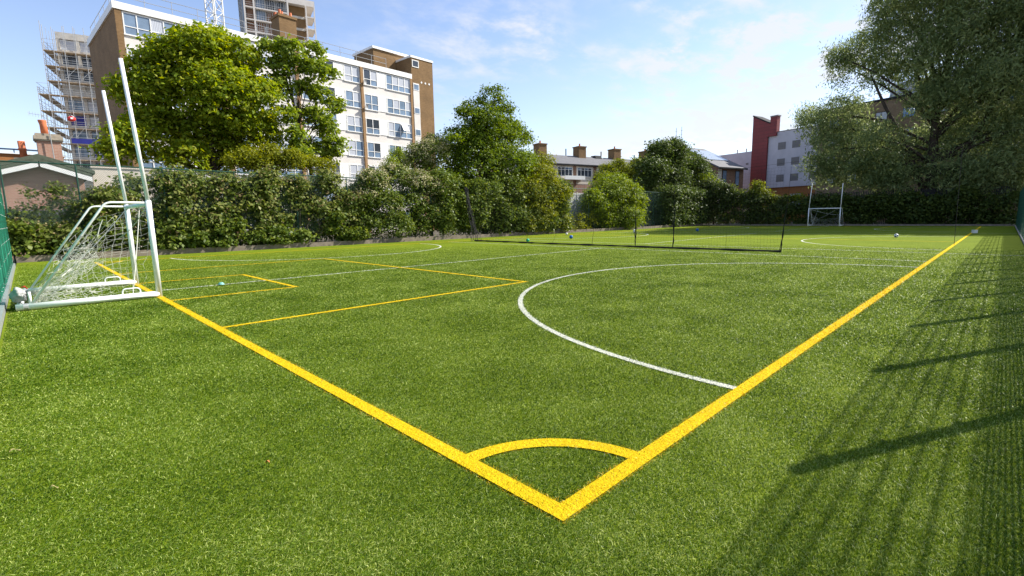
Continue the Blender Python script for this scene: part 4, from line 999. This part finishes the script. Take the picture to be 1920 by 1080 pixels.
# penthouse, stack, rails
mb = MB(); mb.box(25.6, 28.85, 3.0, 7.4, RF + 0.05, 22.15); mb.box(28.85, 30.62, 3.0, 7.4, 21.41, 22.15); mb.build('penthouse', 'brick_brown', B)
mb = MB(); mb.box(25.45, 30.75, 2.85, 7.55, 22.15, 22.42); mb.build('penthouse_coping', 'fascia', B)
for x in (29.2, 29.65):
    mb = MB(); mb.tube([(x, 4.6, 22.42), (x, 4.6, 23.0), (x, 4.6, 23.02)], [0.16, 0.14, 0.17], 10); mb.build('chimney_pot', 'terracotta', B)
mb = MB(); mb.box(14.9, 16.75, 4.0, 5.9, RF + 0.05, 23.2); mb.box(14.8, 16.85, 3.9, 6.0, 23.2, 23.45); ch = mb.build('chimney', 'brick_brown', B)
for x, y in ((15.2, 4.4), (15.6, 4.8), (16.4, 4.5), (16.4, 5.4), (15.2, 5.5)):
    mb = MB(); mb.tube([(x, y, 23.45), (x, y, 24.0)], [0.17, 0.14], 10); mb.build('pot', 'terracotta', ch)
mb = MB()
for z in (RF + 0.55, RF + 1.1): mb.tube([(0.2, 0.15, z), (25.4, 0.15, z)], 0.025, 6); mb.tube([(0.2, 0.15, z), (0.2, DEP - .4, z)], 0.025, 6)
for i in range(14): mb.tube([(0.2 + i * 1.94, 0.15, RF), (0.2 + i * 1.94, 0.15, RF + 1.12)], 0.025, 6)
for i in range(1, 6): mb.tube([(0.2, 0.15 + i * 2.3, RF), (0.2, 0.15 + i * 2.3, RF + 1.12)], 0.025, 6)
mb.build('roof_railing', 'galv', B)

# ---- tower under scaffolding at the far left
B = building('tower_block', (2.62, 129.22), -14.46, 'concrete tower wrapped in scaffolding at the far left', 'tower block')
W_, D_ = 18.0, 14.0; TX = 3.7
mb = MB(); mb.box(TX + 0.3, TX + W_, 0.5, D_, 0, 37.3)
decks = [33.7, 31.0, 28.3, 25.75, 22.75, 19.8, 16.9, 13.9, 11, 8, 5]
mb.build('core_wall', 'concrete', B)
mb = MB(); mb.box(TX, TX + W_, 0, D_ + .1, 36.4, 37.6); mb.box(TX, TX + W_, 0.0, 0.5, 25.9, 27.05); 
for z in (33.9, 31.2, 28.5, 22.9, 20, 17.1, 14.1, 11.1): mb.box(TX, TX + W_, 0.02, 0.5, z - 0.2, z + 0.55)
for i in range(7): mb.box(TX + i * 2.9, TX + 0.5 + i * 2.9, 0.03, 0.5, 3, 36.4)
mb.build('facade_frame', 'concrete', B)
rr = random.Random(5); P_ = {}
for li, z in enumerate((34.45, 31.75, 29.05, 23.45, 20.55, 17.65, 14.65, 11.65)):
    for i in range(6):
        key = rr.choice(['pane_dark', 'pane_blue', 'pane_dark', 'pane_curtain', 'blue_sheet'] if z < 25 else ['pane_dark', 'pane_dark', 'pane_curtain', 'grey_board'])
        if key not in P_:
            mb = MB(); mb.box(0.05, 2.35, 0.30, 0.48, 0.02, 1.85); P_[key] = mb.build('window', key, B); o = P_[key]
        else: o = cp(P_[key], B)
        o.location = (TX + 0.5 + i * 2.9, 0, z)
mb = MB(); pk = MB(); rr = random.Random(9)
for k, z in enumerate(decks):
    left = 2.0 if z > 26 else 0.45
    pk.box(left, TX + W_, -1.7, -0.35, z - 0.12, z); pk.box(left, left + 1.3, -0.35, D_, z - 0.12, z)
    for h_ in (0.35, 0.75, 1.15, 1.9): mb.tube([(left, -1.75, z + h_), (TX + W_, -1.75, z + h_)], 0.035, 4); mb.tube([(left, -1.75, z + h_), (left, D_, z + h_)], 0.035, 4)
for left, z0, z1 in ((0.45, 0, 27.6), (2.0, 25, 38.8)):
    for i in range(12):
        x = left + i * 1.55
        if x > TX + W_: continue
        for y in (-1.72, -0.45): mb.tube([(x, y, z0), (x + .05, y, z1 - rr.uniform(0, 1.4))], 0.06, 4)
    for i in range(1, 7): mb.tube([(left, i * 2.2, z0), (left, i * 2.2, z1)], 0.04, 4)
    if left < 1:
        for i in range(6): mb.tube([(left + i * 2.3, -1.72, z0 + 14 + 2 * (i % 4)), (left + (i + 1) * 2.3, -1.72, z0 + 17 + 2 * (i % 4))], 0.035, 4)
    else:
        for i in range(4): mb.tube([(left + i * 2.3, -1.72, 28.3), (left + (i + 1) * 2.3, -1.72, 31.0)], 0.035, 4)
mb.build('scaffold_poles', 'scaffold', B); pk.build('scaffold_deck', 'plank', B)
mb = MB(); mb.box(TX + 0.6, TX + 9, -1.80, -1.77, 16.95, 17.85); mb.build('debris_sheet', 'blue_sheet', B)
# red hoist bucket hanging before it
b0 = (2.62 + 4.95 * math.cos(rad(-14.46)) + 3 * math.sin(rad(-14.46)), 129.22 + 4.95 * math.sin(rad(-14.46)) - 3 * math.cos(rad(-14.46)), 21.2)
t = empty('hoist_bucket', b0, 'red rounded hoist bucket hanging in front of the scaffolded tower', 'bucket')
mb = MB(); mb.tube([(0, 0, -.62), (0, 0, -.5), (0, 0, -0.1), (0, 0, .35), (0, 0, .55), (0, 0, .62)], [0.25, .6, .92, .85, .5, .2], 16); mb.build('shell', 'red_plastic', t, True)
mb = MB(); mb.box(-0.22, 0.22, -0.98, -0.86, -0.15, 0.3); mb.build('plate', 'white_frame', t)
mb = MB(); mb.tube([(-.5, 0, .5), (0, 0, 1.1), (.5, 0, .5)], 0.05, 5); mb.tube([(0, 0, 1.1), (0, 0, 22)], 0.02, 4); mb.build('hanger', 'galv', t); t.scale = (0.72, 0.72, 0.72)

# ---- tower with open concrete frame behind the block
B = building('tower_block', (39.72, 142.28), -14.46, 'tall unfinished tower with open concrete floors rising behind the apartment block', 'tower block')
mb = MB(); mb.box(5.0, 15.2, 1.2, 16, 0, 66); mb.build('core_wall', 'grey_board', B)
mb = MB(); mb.box(15.2, 19.6, 1.6, 16, 0, 59.0); mb.build('brick_wall', 'brick_brown', B)
mb = MB(); mb.box(15.0, 21.9, 0, 16, 59.0, 60.5); 
for z in np.arange(2.4, 66, 3.0):
    if z > 58: mb.box(4.6, 15.2, 0, 1.2, z - 0.28, z); continue
    mb.box(4.6, 15.2, 0, 1.2, z - 0.28, z); mb.box(19.3, 21.9, 0, 6, z - 0.28, z)
for x in (4.6, 6.8, 14.9): mb.box(x, x + 0.38, -0.01, 0.37, 0, 66)
for x in (19.5, 21.6): mb.box(x, x + 0.3, -0.01, 0.3, 0, 59.0)
mb.build('floor_frame', 'spandrel', B)
mb = MB()
for z in np.arange(41.4, 58, 3.0): mb.box(15.4, 19.3, 1.3, 1.6, z - .5, z + 0.1)
mb.build('brick_band', 'concrete', B)
mb = MB(); rr = random.Random(4)
for z in np.arange(41.4, 66, 3.0):
    for i in range(14):
        x = 7.4 + i * 0.55 + rr.uniform(-.1, .1); mb.box(x, x + 0.08, 0.5, 0.58, z, z + 2.7)
    for h_ in (.5, 1.0): mb.tube([(4.8, .1, z + h_), (15.0, .1, z + h_)], 0.035, 4)
mb.build('stud_partition', 'scaffold', B)
rr = random.Random(8); P_ = {}
for z in np.arange(41.4, 66, 3.0):
    for i in range(4):
        key = rr.choice(['pane_dark', 'pane_blue', 'pane_dark', 'brick_red'])
        if key not in P_: mb = MB(); mb.box(0, 1.9, 1.0, 1.2, 0.05, 2.6); P_[key] = mb.build('window', key, B); o = P_[key]
        else: o = cp(P_[key], B)
        o.location = (5.2 + i * 2.4, 0, z)
mb = MB(); mb.box(4.3, 4.6, 0.4, 16, 0, 66); sidew = mb.build('glazed_side', 'pane_blue', B)
mb = MB()
for z in np.arange(2.4, 66, 3.0): mb.box(4.24, 4.30, 0.4, 16, z - .3, z)
for y in np.arange(0.4, 16.2, 2.6): mb.box(4.22, 4.30, y, y + 0.14, 0, 66)
mb.build('mullion', 'grey_board', sidew)

# ---- crane mast
t = empty('crane_mast', (21.2, 82.4, -0.05), 'white lattice crane mast standing behind the apartment block roof', 'crane')
mb = MB(); q_ = 0.78
for sx in (-q_, q_):
    for sy in (-q_, q_): mb.tube([(sx, sy, 0), (sx, sy, 46)], 0.11, 6)
mb.build('mast_leg', 'crane', t)
mb = MB()
for i in range(32):
    z = i * 1.45; s = 1 if i % 2 else -1
    for a, b in (((-q_ * s, -q_), (q_ * s, -q_)), ((-q_ * s, q_), (q_ * s, q_)), ((-q_, -q_ * s), (-q_, q_ * s)), ((q_, -q_ * s), (q_, q_ * s))):
        mb.tube([(a[0], a[1], z), (b[0], b[1], z + 1.45)], 0.05, 4)
    for a, b in (((-q_, -q_), (q_, -q_)), ((-q_, q_), (q_, q_))): mb.tube([(a[0], a[1], z), (b[0], b[1], z)], 0.04, 4)
mb.build('lattice', 'crane', t); t.rotation_euler = (0, 0, 0.6)

# ---- terrace with four chimneys
B = building('terrace_row', (63.74, 54.48), -14.46, 'long low terrace with grey slate roof and four brown chimneys in mid distance', 'terrace')
EV, RG = 10.6, 12.75
mb = MB(); mb.box(-10, 30, 0, 9, 0, EV - 0.2); mb.build('wall', 'brick_pink', B)
mb = MB(); mb.box(-10, 30, -0.03, -0.002, 7.2, EV - 0.25); mb.build('render_band', 'pale_wall', B)
mb = MB(); mb.prism([(-0.5, EV), (4.6, RG), (9.6, EV), (9.6, EV - .16), (-0.5, EV - .16)], 0, -10.4, 30.4); rf = mb.build('roof', 'slate', B)
mb = MB(); mb.box(-10.4, 30.4, -0.62, -0.5, EV - 0.18, EV + 0.02); mb.build('gutter', 'dark_metal', B)
for x0, x1 in ((0.7, 1.45), (8.7, 10.4), (17.4, 19.15), (25.7, 27.4)):
    if x1 - x0 < 1: x0 = x1 - 1.7
    mb = MB(); mb.box(x0, x1, 3.6, 5.4, 11.8, 14.3); mb.box(x0 - .1, x1 + .1, 3.5, 5.5, 14.3, 14.5); c = mb.build('chimney', 'brick_brown', rf)
    mb = MB(); mb.tube([((x0 + x1) / 2, 4.5, 14.5), ((x0 + x1) / 2, 4.5, 15.0), ((x0 + x1) / 2, 4.5, 15.05)], [0.18, .14, .2], 10); mb.build('chimney_pot', 'terracotta', B)
for x, z in ((6.5, 14.0), (15.0, 13.9), (23.8, 13.7)):
    mb = MB(); mb.tube([(x, 4.7, 12.3), (x, 4.7, z)], 0.10, 8); mb.build('flue', 'dark_metal', rf)
mb = MB(); mb.prism([(3.6, 12.2), (4.0, 13.0), (5.2, 13.0), (5.6, 12.2)], 0, 12.9, 14.4); mb.build('tank_cover', 'dark_metal', rf)
P_ = {}
for i, x in enumerate((-7.4, -3.1, 1.15, 5.5, 10.2, 14.4, 18.9, 23.2)):
    W = 3.2; key = i % 3
    if key not in P_:
        fr, pn = window_mesh(W, 1.55, 1.15, 4, 40 + i); f = fr.build('window', 'white_frame', B); g = pn.build('pane', ['pane_blue', 'pane_dark', 'pane_curtain'], f); P_[key] = (f, g)
    else: f = cp(P_[key][0], B); cp(P_[key][1], f, (0, 0, 0))
    f.location = (x, -0.05, 8.55)
for x in (4.9, 9.5, 18.2):
    mb = MB(); mb.box(x - .3, x + .3, -0.12, -0.031, 7, EV - 0.2); mb.build('brick_pier', 'brick_red', B)
mb = MB(); mb.box(1.9, 6.3, -1.3, -0.05, 7.9, 8.05); mb.box(1.9, 6.3, -1.3, -1.22, 8.05, 8.55); mb.build('balcony', 'white_panel', B)

# ---- brick house with panels on its roof
B = building('brick_house', (81.4, 32.73), -14.46, 'brown brick house with grey roof and glossy solar panels left of the red wall', 'house')
mb = MB(); mb.box(-0.49, 6.2, 0, 17.2, 0, 9.3)
mb.prism([(0.0, 9.3), (8.6, 13.35), (17.2, 9.3)], 0, -0.49, 6.2); mb.build('wall', 'brick_red', B)
mb = MB(); mb.prism([(-0.45, 9.25), (8.6, 13.6), (17.6, 9.25), (17.6, 9.0), (8.6, 13.36), (-0.45, 9.0)], 0, -0.85, 6.5); rf = mb.build('roof', 'slate', B)
sl = (13.6 - 9.25) / 9.05
mb = MB(); zf = lambda y: 9.25 + (y + .45) * sl
mb.add([(0.2, 2.6, zf(2.6) + .14), (5.6, 2.6, zf(2.6) + .14), (5.6, 7.2, zf(7.2) + .14), (0.2, 7.2, zf(7.2) + .14), (0.2, 2.6, zf(2.6) + .02), (5.6, 2.6, zf(2.6) + .02), (5.6, 7.2, zf(7.2) + .02), (0.2, 7.2, zf(7.2) + .02)],
       [(0, 1, 2, 3), (0, 4, 5, 1), (1, 5, 6, 2), (2, 6, 7, 3), (3, 7, 4, 0)]); mb.build('solar_panel', 'solar', rf)
mb = MB(); mb.box(-0.85, 6.5, -0.62, -0.45, 9.0, 9.22); mb.build('gutter', 'dark_metal', B)
mb = MB(); mb.box(-0.52, 0.35, -0.04, -0.002, 0, 9.0); mb.build('corner_pier', 'pale_wall', B)
for x in (0.55, 3.95):
    mb = MB(); mb.box(x, x + 1.05, -0.06, 0.0, 6.3, 8.8); o = mb.build('window', 'dark_metal', B)
    mb = MB(); mb.box(x + .08, x + .97, -0.075, -0.06, 6.4, 8.7); mb.build('pane', 'pane_blue', o)
for y in (8.0, 9.2):
    mb = MB(); mb.tube([(-0.4, y, 12.8), (-0.4, y, 17.0)], 0.045, 5); mb.tube([(-.7, y, 16.4), (-.1, y, 16.4)], 0.03, 4); mb.tube([(-.6, y, 15.7), (-.2, y, 15.7)], 0.03, 4); mb.build('aerial', 'galv', B)

# ---- pale rendered block with red wall (frame: x runs towards the camera side, y away)
# local x = -(face direction), so x grows to the right in the picture
B = building('rendered_block', (93.96, 28.84), math.degrees(math.atan2(-0.9687, -0.2482)), 'pale grey rendered block with small grey shuttered openings and a red wall', 'apartment block')
mb = MB(); mb.box(-0.80, 9.0, 0, 12, 6.05, 15.6); mb.build('wall', 'render_grey', B)
mb = MB(); mb.box(-0.85, 9.0, -0.05, 12, 15.6, 15.72); mb.build('parapet', 'shutter', B)
mb = MB(); mb.box(-0.5, 9.0, 0.3, 11.7, 0, 6.05); mb.build('brick_base', 'brick_orange', B)
mb = MB(); mb.box(3.6, 5.4, 0.2, 0.3, 2.0, 4.8); mb.build('base_window', 'pane_curtain', B)
P_ = None
for z in (12.55, 9.75, 7.0):
    for x in (1.02, 3.52, 6.65):
        if P_ is None:
            mb = MB(); mb.box(0, 1.36, -0.03, 0.0, 0, 1.22)
            for i in range(7): mb.box(0.04, 1.32, -0.05, -0.03, 0.06 + i * .165, 0.16 + i * .165)
            P_ = mb.build('shutter', 'shutter', B); o = P_
        else: o = cp(P_, B)
        o.location = (x, 0, z)
mb = MB(); mb.prism([(-3.75, 0), (-0.802, 0), (-0.802, 15.0), (0.78, 15.0), (0.78, 18.3), (-0.45, 18.3), (-0.45, 17.2), (-3.75, 18.95)], 1, -0.35, -0.06); mb.box(-0.45, 0.78, -0.06, 0.55, 15.73, 18.3)
mb.prism([(-3.75, 0), (-0.86, 0), (-0.86, 17.4), (-3.75, 18.9)], 1, 0, 2.2)
mb.build('red_wall', 'red_tile', B)
mb = MB(); mb.prism([(-3.8, 18.97), (-0.47, 17.2), (-0.47, 17.42), (-3.8, 19.2)], 1, -0.45, 2.4); mb.build('red_wall_roof', 'dark_metal', B)
mb = MB(); mb.box(-0.5, 0.9, -0.4, 0.6, 18.3, 18.5); mb.build('stack_cap', 'shutter', B)
mb = MB(); mb.box(-12.5, -3.76, 0.6, 10, 0, 13.0); mb.build('low_wing', 'render_grey', B)
for x in (-8.3, -6.4): mb = MB(); mb.tube([(x, 2, 13), (x, 2, 13.8)], 0.12, 8); mb.build('flue', 'galv', B)
mb = MB(); mb.box(-5.4, -4.9, 0.55, 0.6, 10.6, 10.95); mb.build('wall_vent', 'shutter', B)

# ---- brown brick flats behind the willow
B = building('brick_flats', (89.11, 19.41), math.degrees(math.atan2(-0.9687, -0.2482)), 'buff brick flats largely hidden behind the willow', 'apartment block')
mb = MB(); mb.box(-1.23, 32, 0, 11, 0, 17.2); mb.build('wall', 'brick_buff', B)
mb = MB(); mb.box(-1.4, 32.2, -0.15, 11.2, 17.2, 17.5); mb.build('parapet', 'dark_metal', B)
mb = MB(); mb.prism([(2.2, 17.5), (2.9, 19.9), (9.5, 19.9), (10.5, 17.5)], 0, 7.0, 31); mb.build('attic', 'grey_board', B)
P_ = {}
for r, z in enumerate((14.4, 11.6, 8.8, 6.0, 2.6)):
    for i, x in enumerate((0.2, 3.2, 6.5, 9.8, 13.4, 17.0, 20.6, 24.2, 27.8)):
        key = 'pane_vivid' if (r + i) % 3 == 0 and r < 2 else ('pane_blue' if (r + i) % 3 == 1 else 'pane_curtain')
        if key not in P_:
            mb = MB(); mb.box(0, 1.5, -0.04, 0.0, 0, 1.3); f = mb.build('window', 'dark_metal', B)
            mb = MB(); mb.box(.08, .72, -.055, -.04, .08, 1.22); mb.box(.78, 1.42, -.055, -.04, .08, 1.22); g = mb.build('pane', key, f); P_[key] = (f, g)
        else: f = cp(P_[key][0], B); cp(P_[key][1], f, (0, 0, 0))
        f.location = (x, 0, z)

# ---- small brick gable building behind the left end of the hedge
B = empty('gable_house', (-1.05, 31.0, -0.05), 'small pink brick gable building with white bargeboards and mossy roof at the far left', 'house')
mb = MB(); mb.box(-3.2, 1.55, 0, 5.0, 0, 3.46); mb.prism([(-3.2, 3.46), (0, 4.50), (1.55, 3.98), (1.55, 3.46)], 1, 0, 5.0); mb.build('wall', 'brick_pink', B)
mb = MB(); mb.prism([(-3.6, 3.42), (0, 4.66), (1.85, 4.02), (1.85, 3.90), (0, 4.52), (-3.6, 3.30)], 1, -0.40, 5.2)
mb.prism([(-3.7, 3.52), (0, 4.86), (1.98, 4.20), (1.98, 4.03), (0, 4.665), (-3.7, 3.44)], 1, -0.36, 5.2)
mb.build('roof', 'moss_roof', B)
for a, b in (((-3.6, 3.28), (-0.03, 4.49)), ((1.85, 3.87), (0.03, 4.49))):
    mb = MB(); mb.add([(a[0], -0.40, a[1]), (b[0], -0.40, b[1]), (b[0], -0.40, b[1] - .22), (a[0], -0.40, a[1] - .22), (a[0], -0.36, a[1]), (b[0], -0.36, b[1]), (b[0], -0.36, b[1] - .22), (a[0], -0.36, a[1] - .22)],
                      [(0, 1, 2, 3), (7, 6, 5, 4), (0, 4, 5, 1), (1, 5, 6, 2), (2, 6, 7, 3), (3, 7, 4, 0)]); mb.build('bargeboard', 'white_frame', B)
mb = MB(); mb.box(0.10, 1.00, 2.0, 2.9, 3.6, 5.75); ch = mb.build('chimney', 'brick_pink', B)
mb = MB(); mb.box(0.04, 1.06, 1.94, 2.96, 5.752, 5.82); mb.box(0.0, 1.10, 1.9, 3.0, 5.82, 6.0); mb.box(0.07, 1.03, 1.97, 2.93, 6.0, 6.12); mb.build('chimney_cap', 'stone', ch)
mb = MB(); mb.tube([(0.46, 2.4, 6.1), (0.44, 2.4, 6.6), (0.42, 2.4, 6.78), (0.42, 2.4, 6.82)], [0.155, .14, .165, .165], 14); mb.build('chimney_pot', 'terracotta', ch, True)
mb = MB(); mb.tube([(0.66, 1.85, 4.6), (0.60, 1.85, 7.05)], 0.022, 6); mb.tube([(-0.05, 1.85, 7.02), (0.62, 1.85, 6.96)], 0.012, 4)
for k in range(6): x = 0.0 + k * .1; mb.tube([(x, 1.85, 6.90 - .015 * k), (x, 1.85, 7.12 - .015 * k)], 0.008, 4)
mb.tube([(-0.05, 1.78, 6.92), (-.05, 1.92, 7.12)], .01, 4); mb.build('aerial', 'galv', ch)
mb = MB(); mb.box(-0.80, -0.04, 4.2, 4.8, 4.2, 5.08); ch2 = mb.build('chimney', 'stone', B)
mb = MB(); mb.tube([(-0.42, 4.5, 5.08), (-0.42, 4.5, 5.5), (-0.43, 4.5, 5.52), (-0.43, 4.5, 5.57), (-0.43, 4.5, 5.59), (-0.44, 4.5, 5.96)], [0.15, .145, .175, .175, .145, .15], 14); mb.build('chimney_pot', 'terracotta', ch2, True)
mb = MB(); mb.box(-2.6, 2.4, -0.55, -0.02, 2.0, 2.26); mb.build('lean_to_roof', 'slate', B)
B = empty('low_building', (-6, 40, -0.05), 'low orange brown building with blue topped parapet at the left edge', 'building')
mb = MB(); mb.box(-4, 6.3, 0, 4, 0, 5.72); mb.build('wall', 'brick_orange', B)
mb = MB(); mb.box(-4.1, 6.4, -0.1, 4.1, 5.72, 5.76); mb.build('coping', 'fascia', B)
mb = MB(); mb.tube([(-4, 0.1, 6.0), (6.3, 0.1, 6.0)], .05, 6); 
for i in range(6): mb.tube([(-3.8 + i * 2, .1, 5.8), (-3.8 + i * 2, .1, 6.0)], .03, 5)
mb.build('handrail', 'rail_blue', B)
t = MB(); t.box(0.9, 4.6, 0, 0.25, 0, 4.42); t.box(0.86, 4.64, -0.05, 0.30, 4.42, 4.56)
t = t.build('garden_wall', 'pale_wall'); t.location = (0.0, 31.6, -0.05); tagit(t, 'pale rendered garden wall below the scaffolded tower', 'wall')
t = MB(); t.box(0, 30, 0, 0.2, 0, 4.0)
for i in range(15): t.box(i * 2.0, i * 2.0 + .12, -0.04, -0.002, 0, 4.1)
t.box(0, 30, -0.03, -0.003, 1.75, 1.95); t.box(0, 30, -0.03, -0.003, 3.8, 3.95)
t = t.build('board_fence', 'grey_board'); t.location = (30, 30.8, -0.05); tagit(t, 'weathered grey board fence seen through the mesh between the bushes', 'fence')
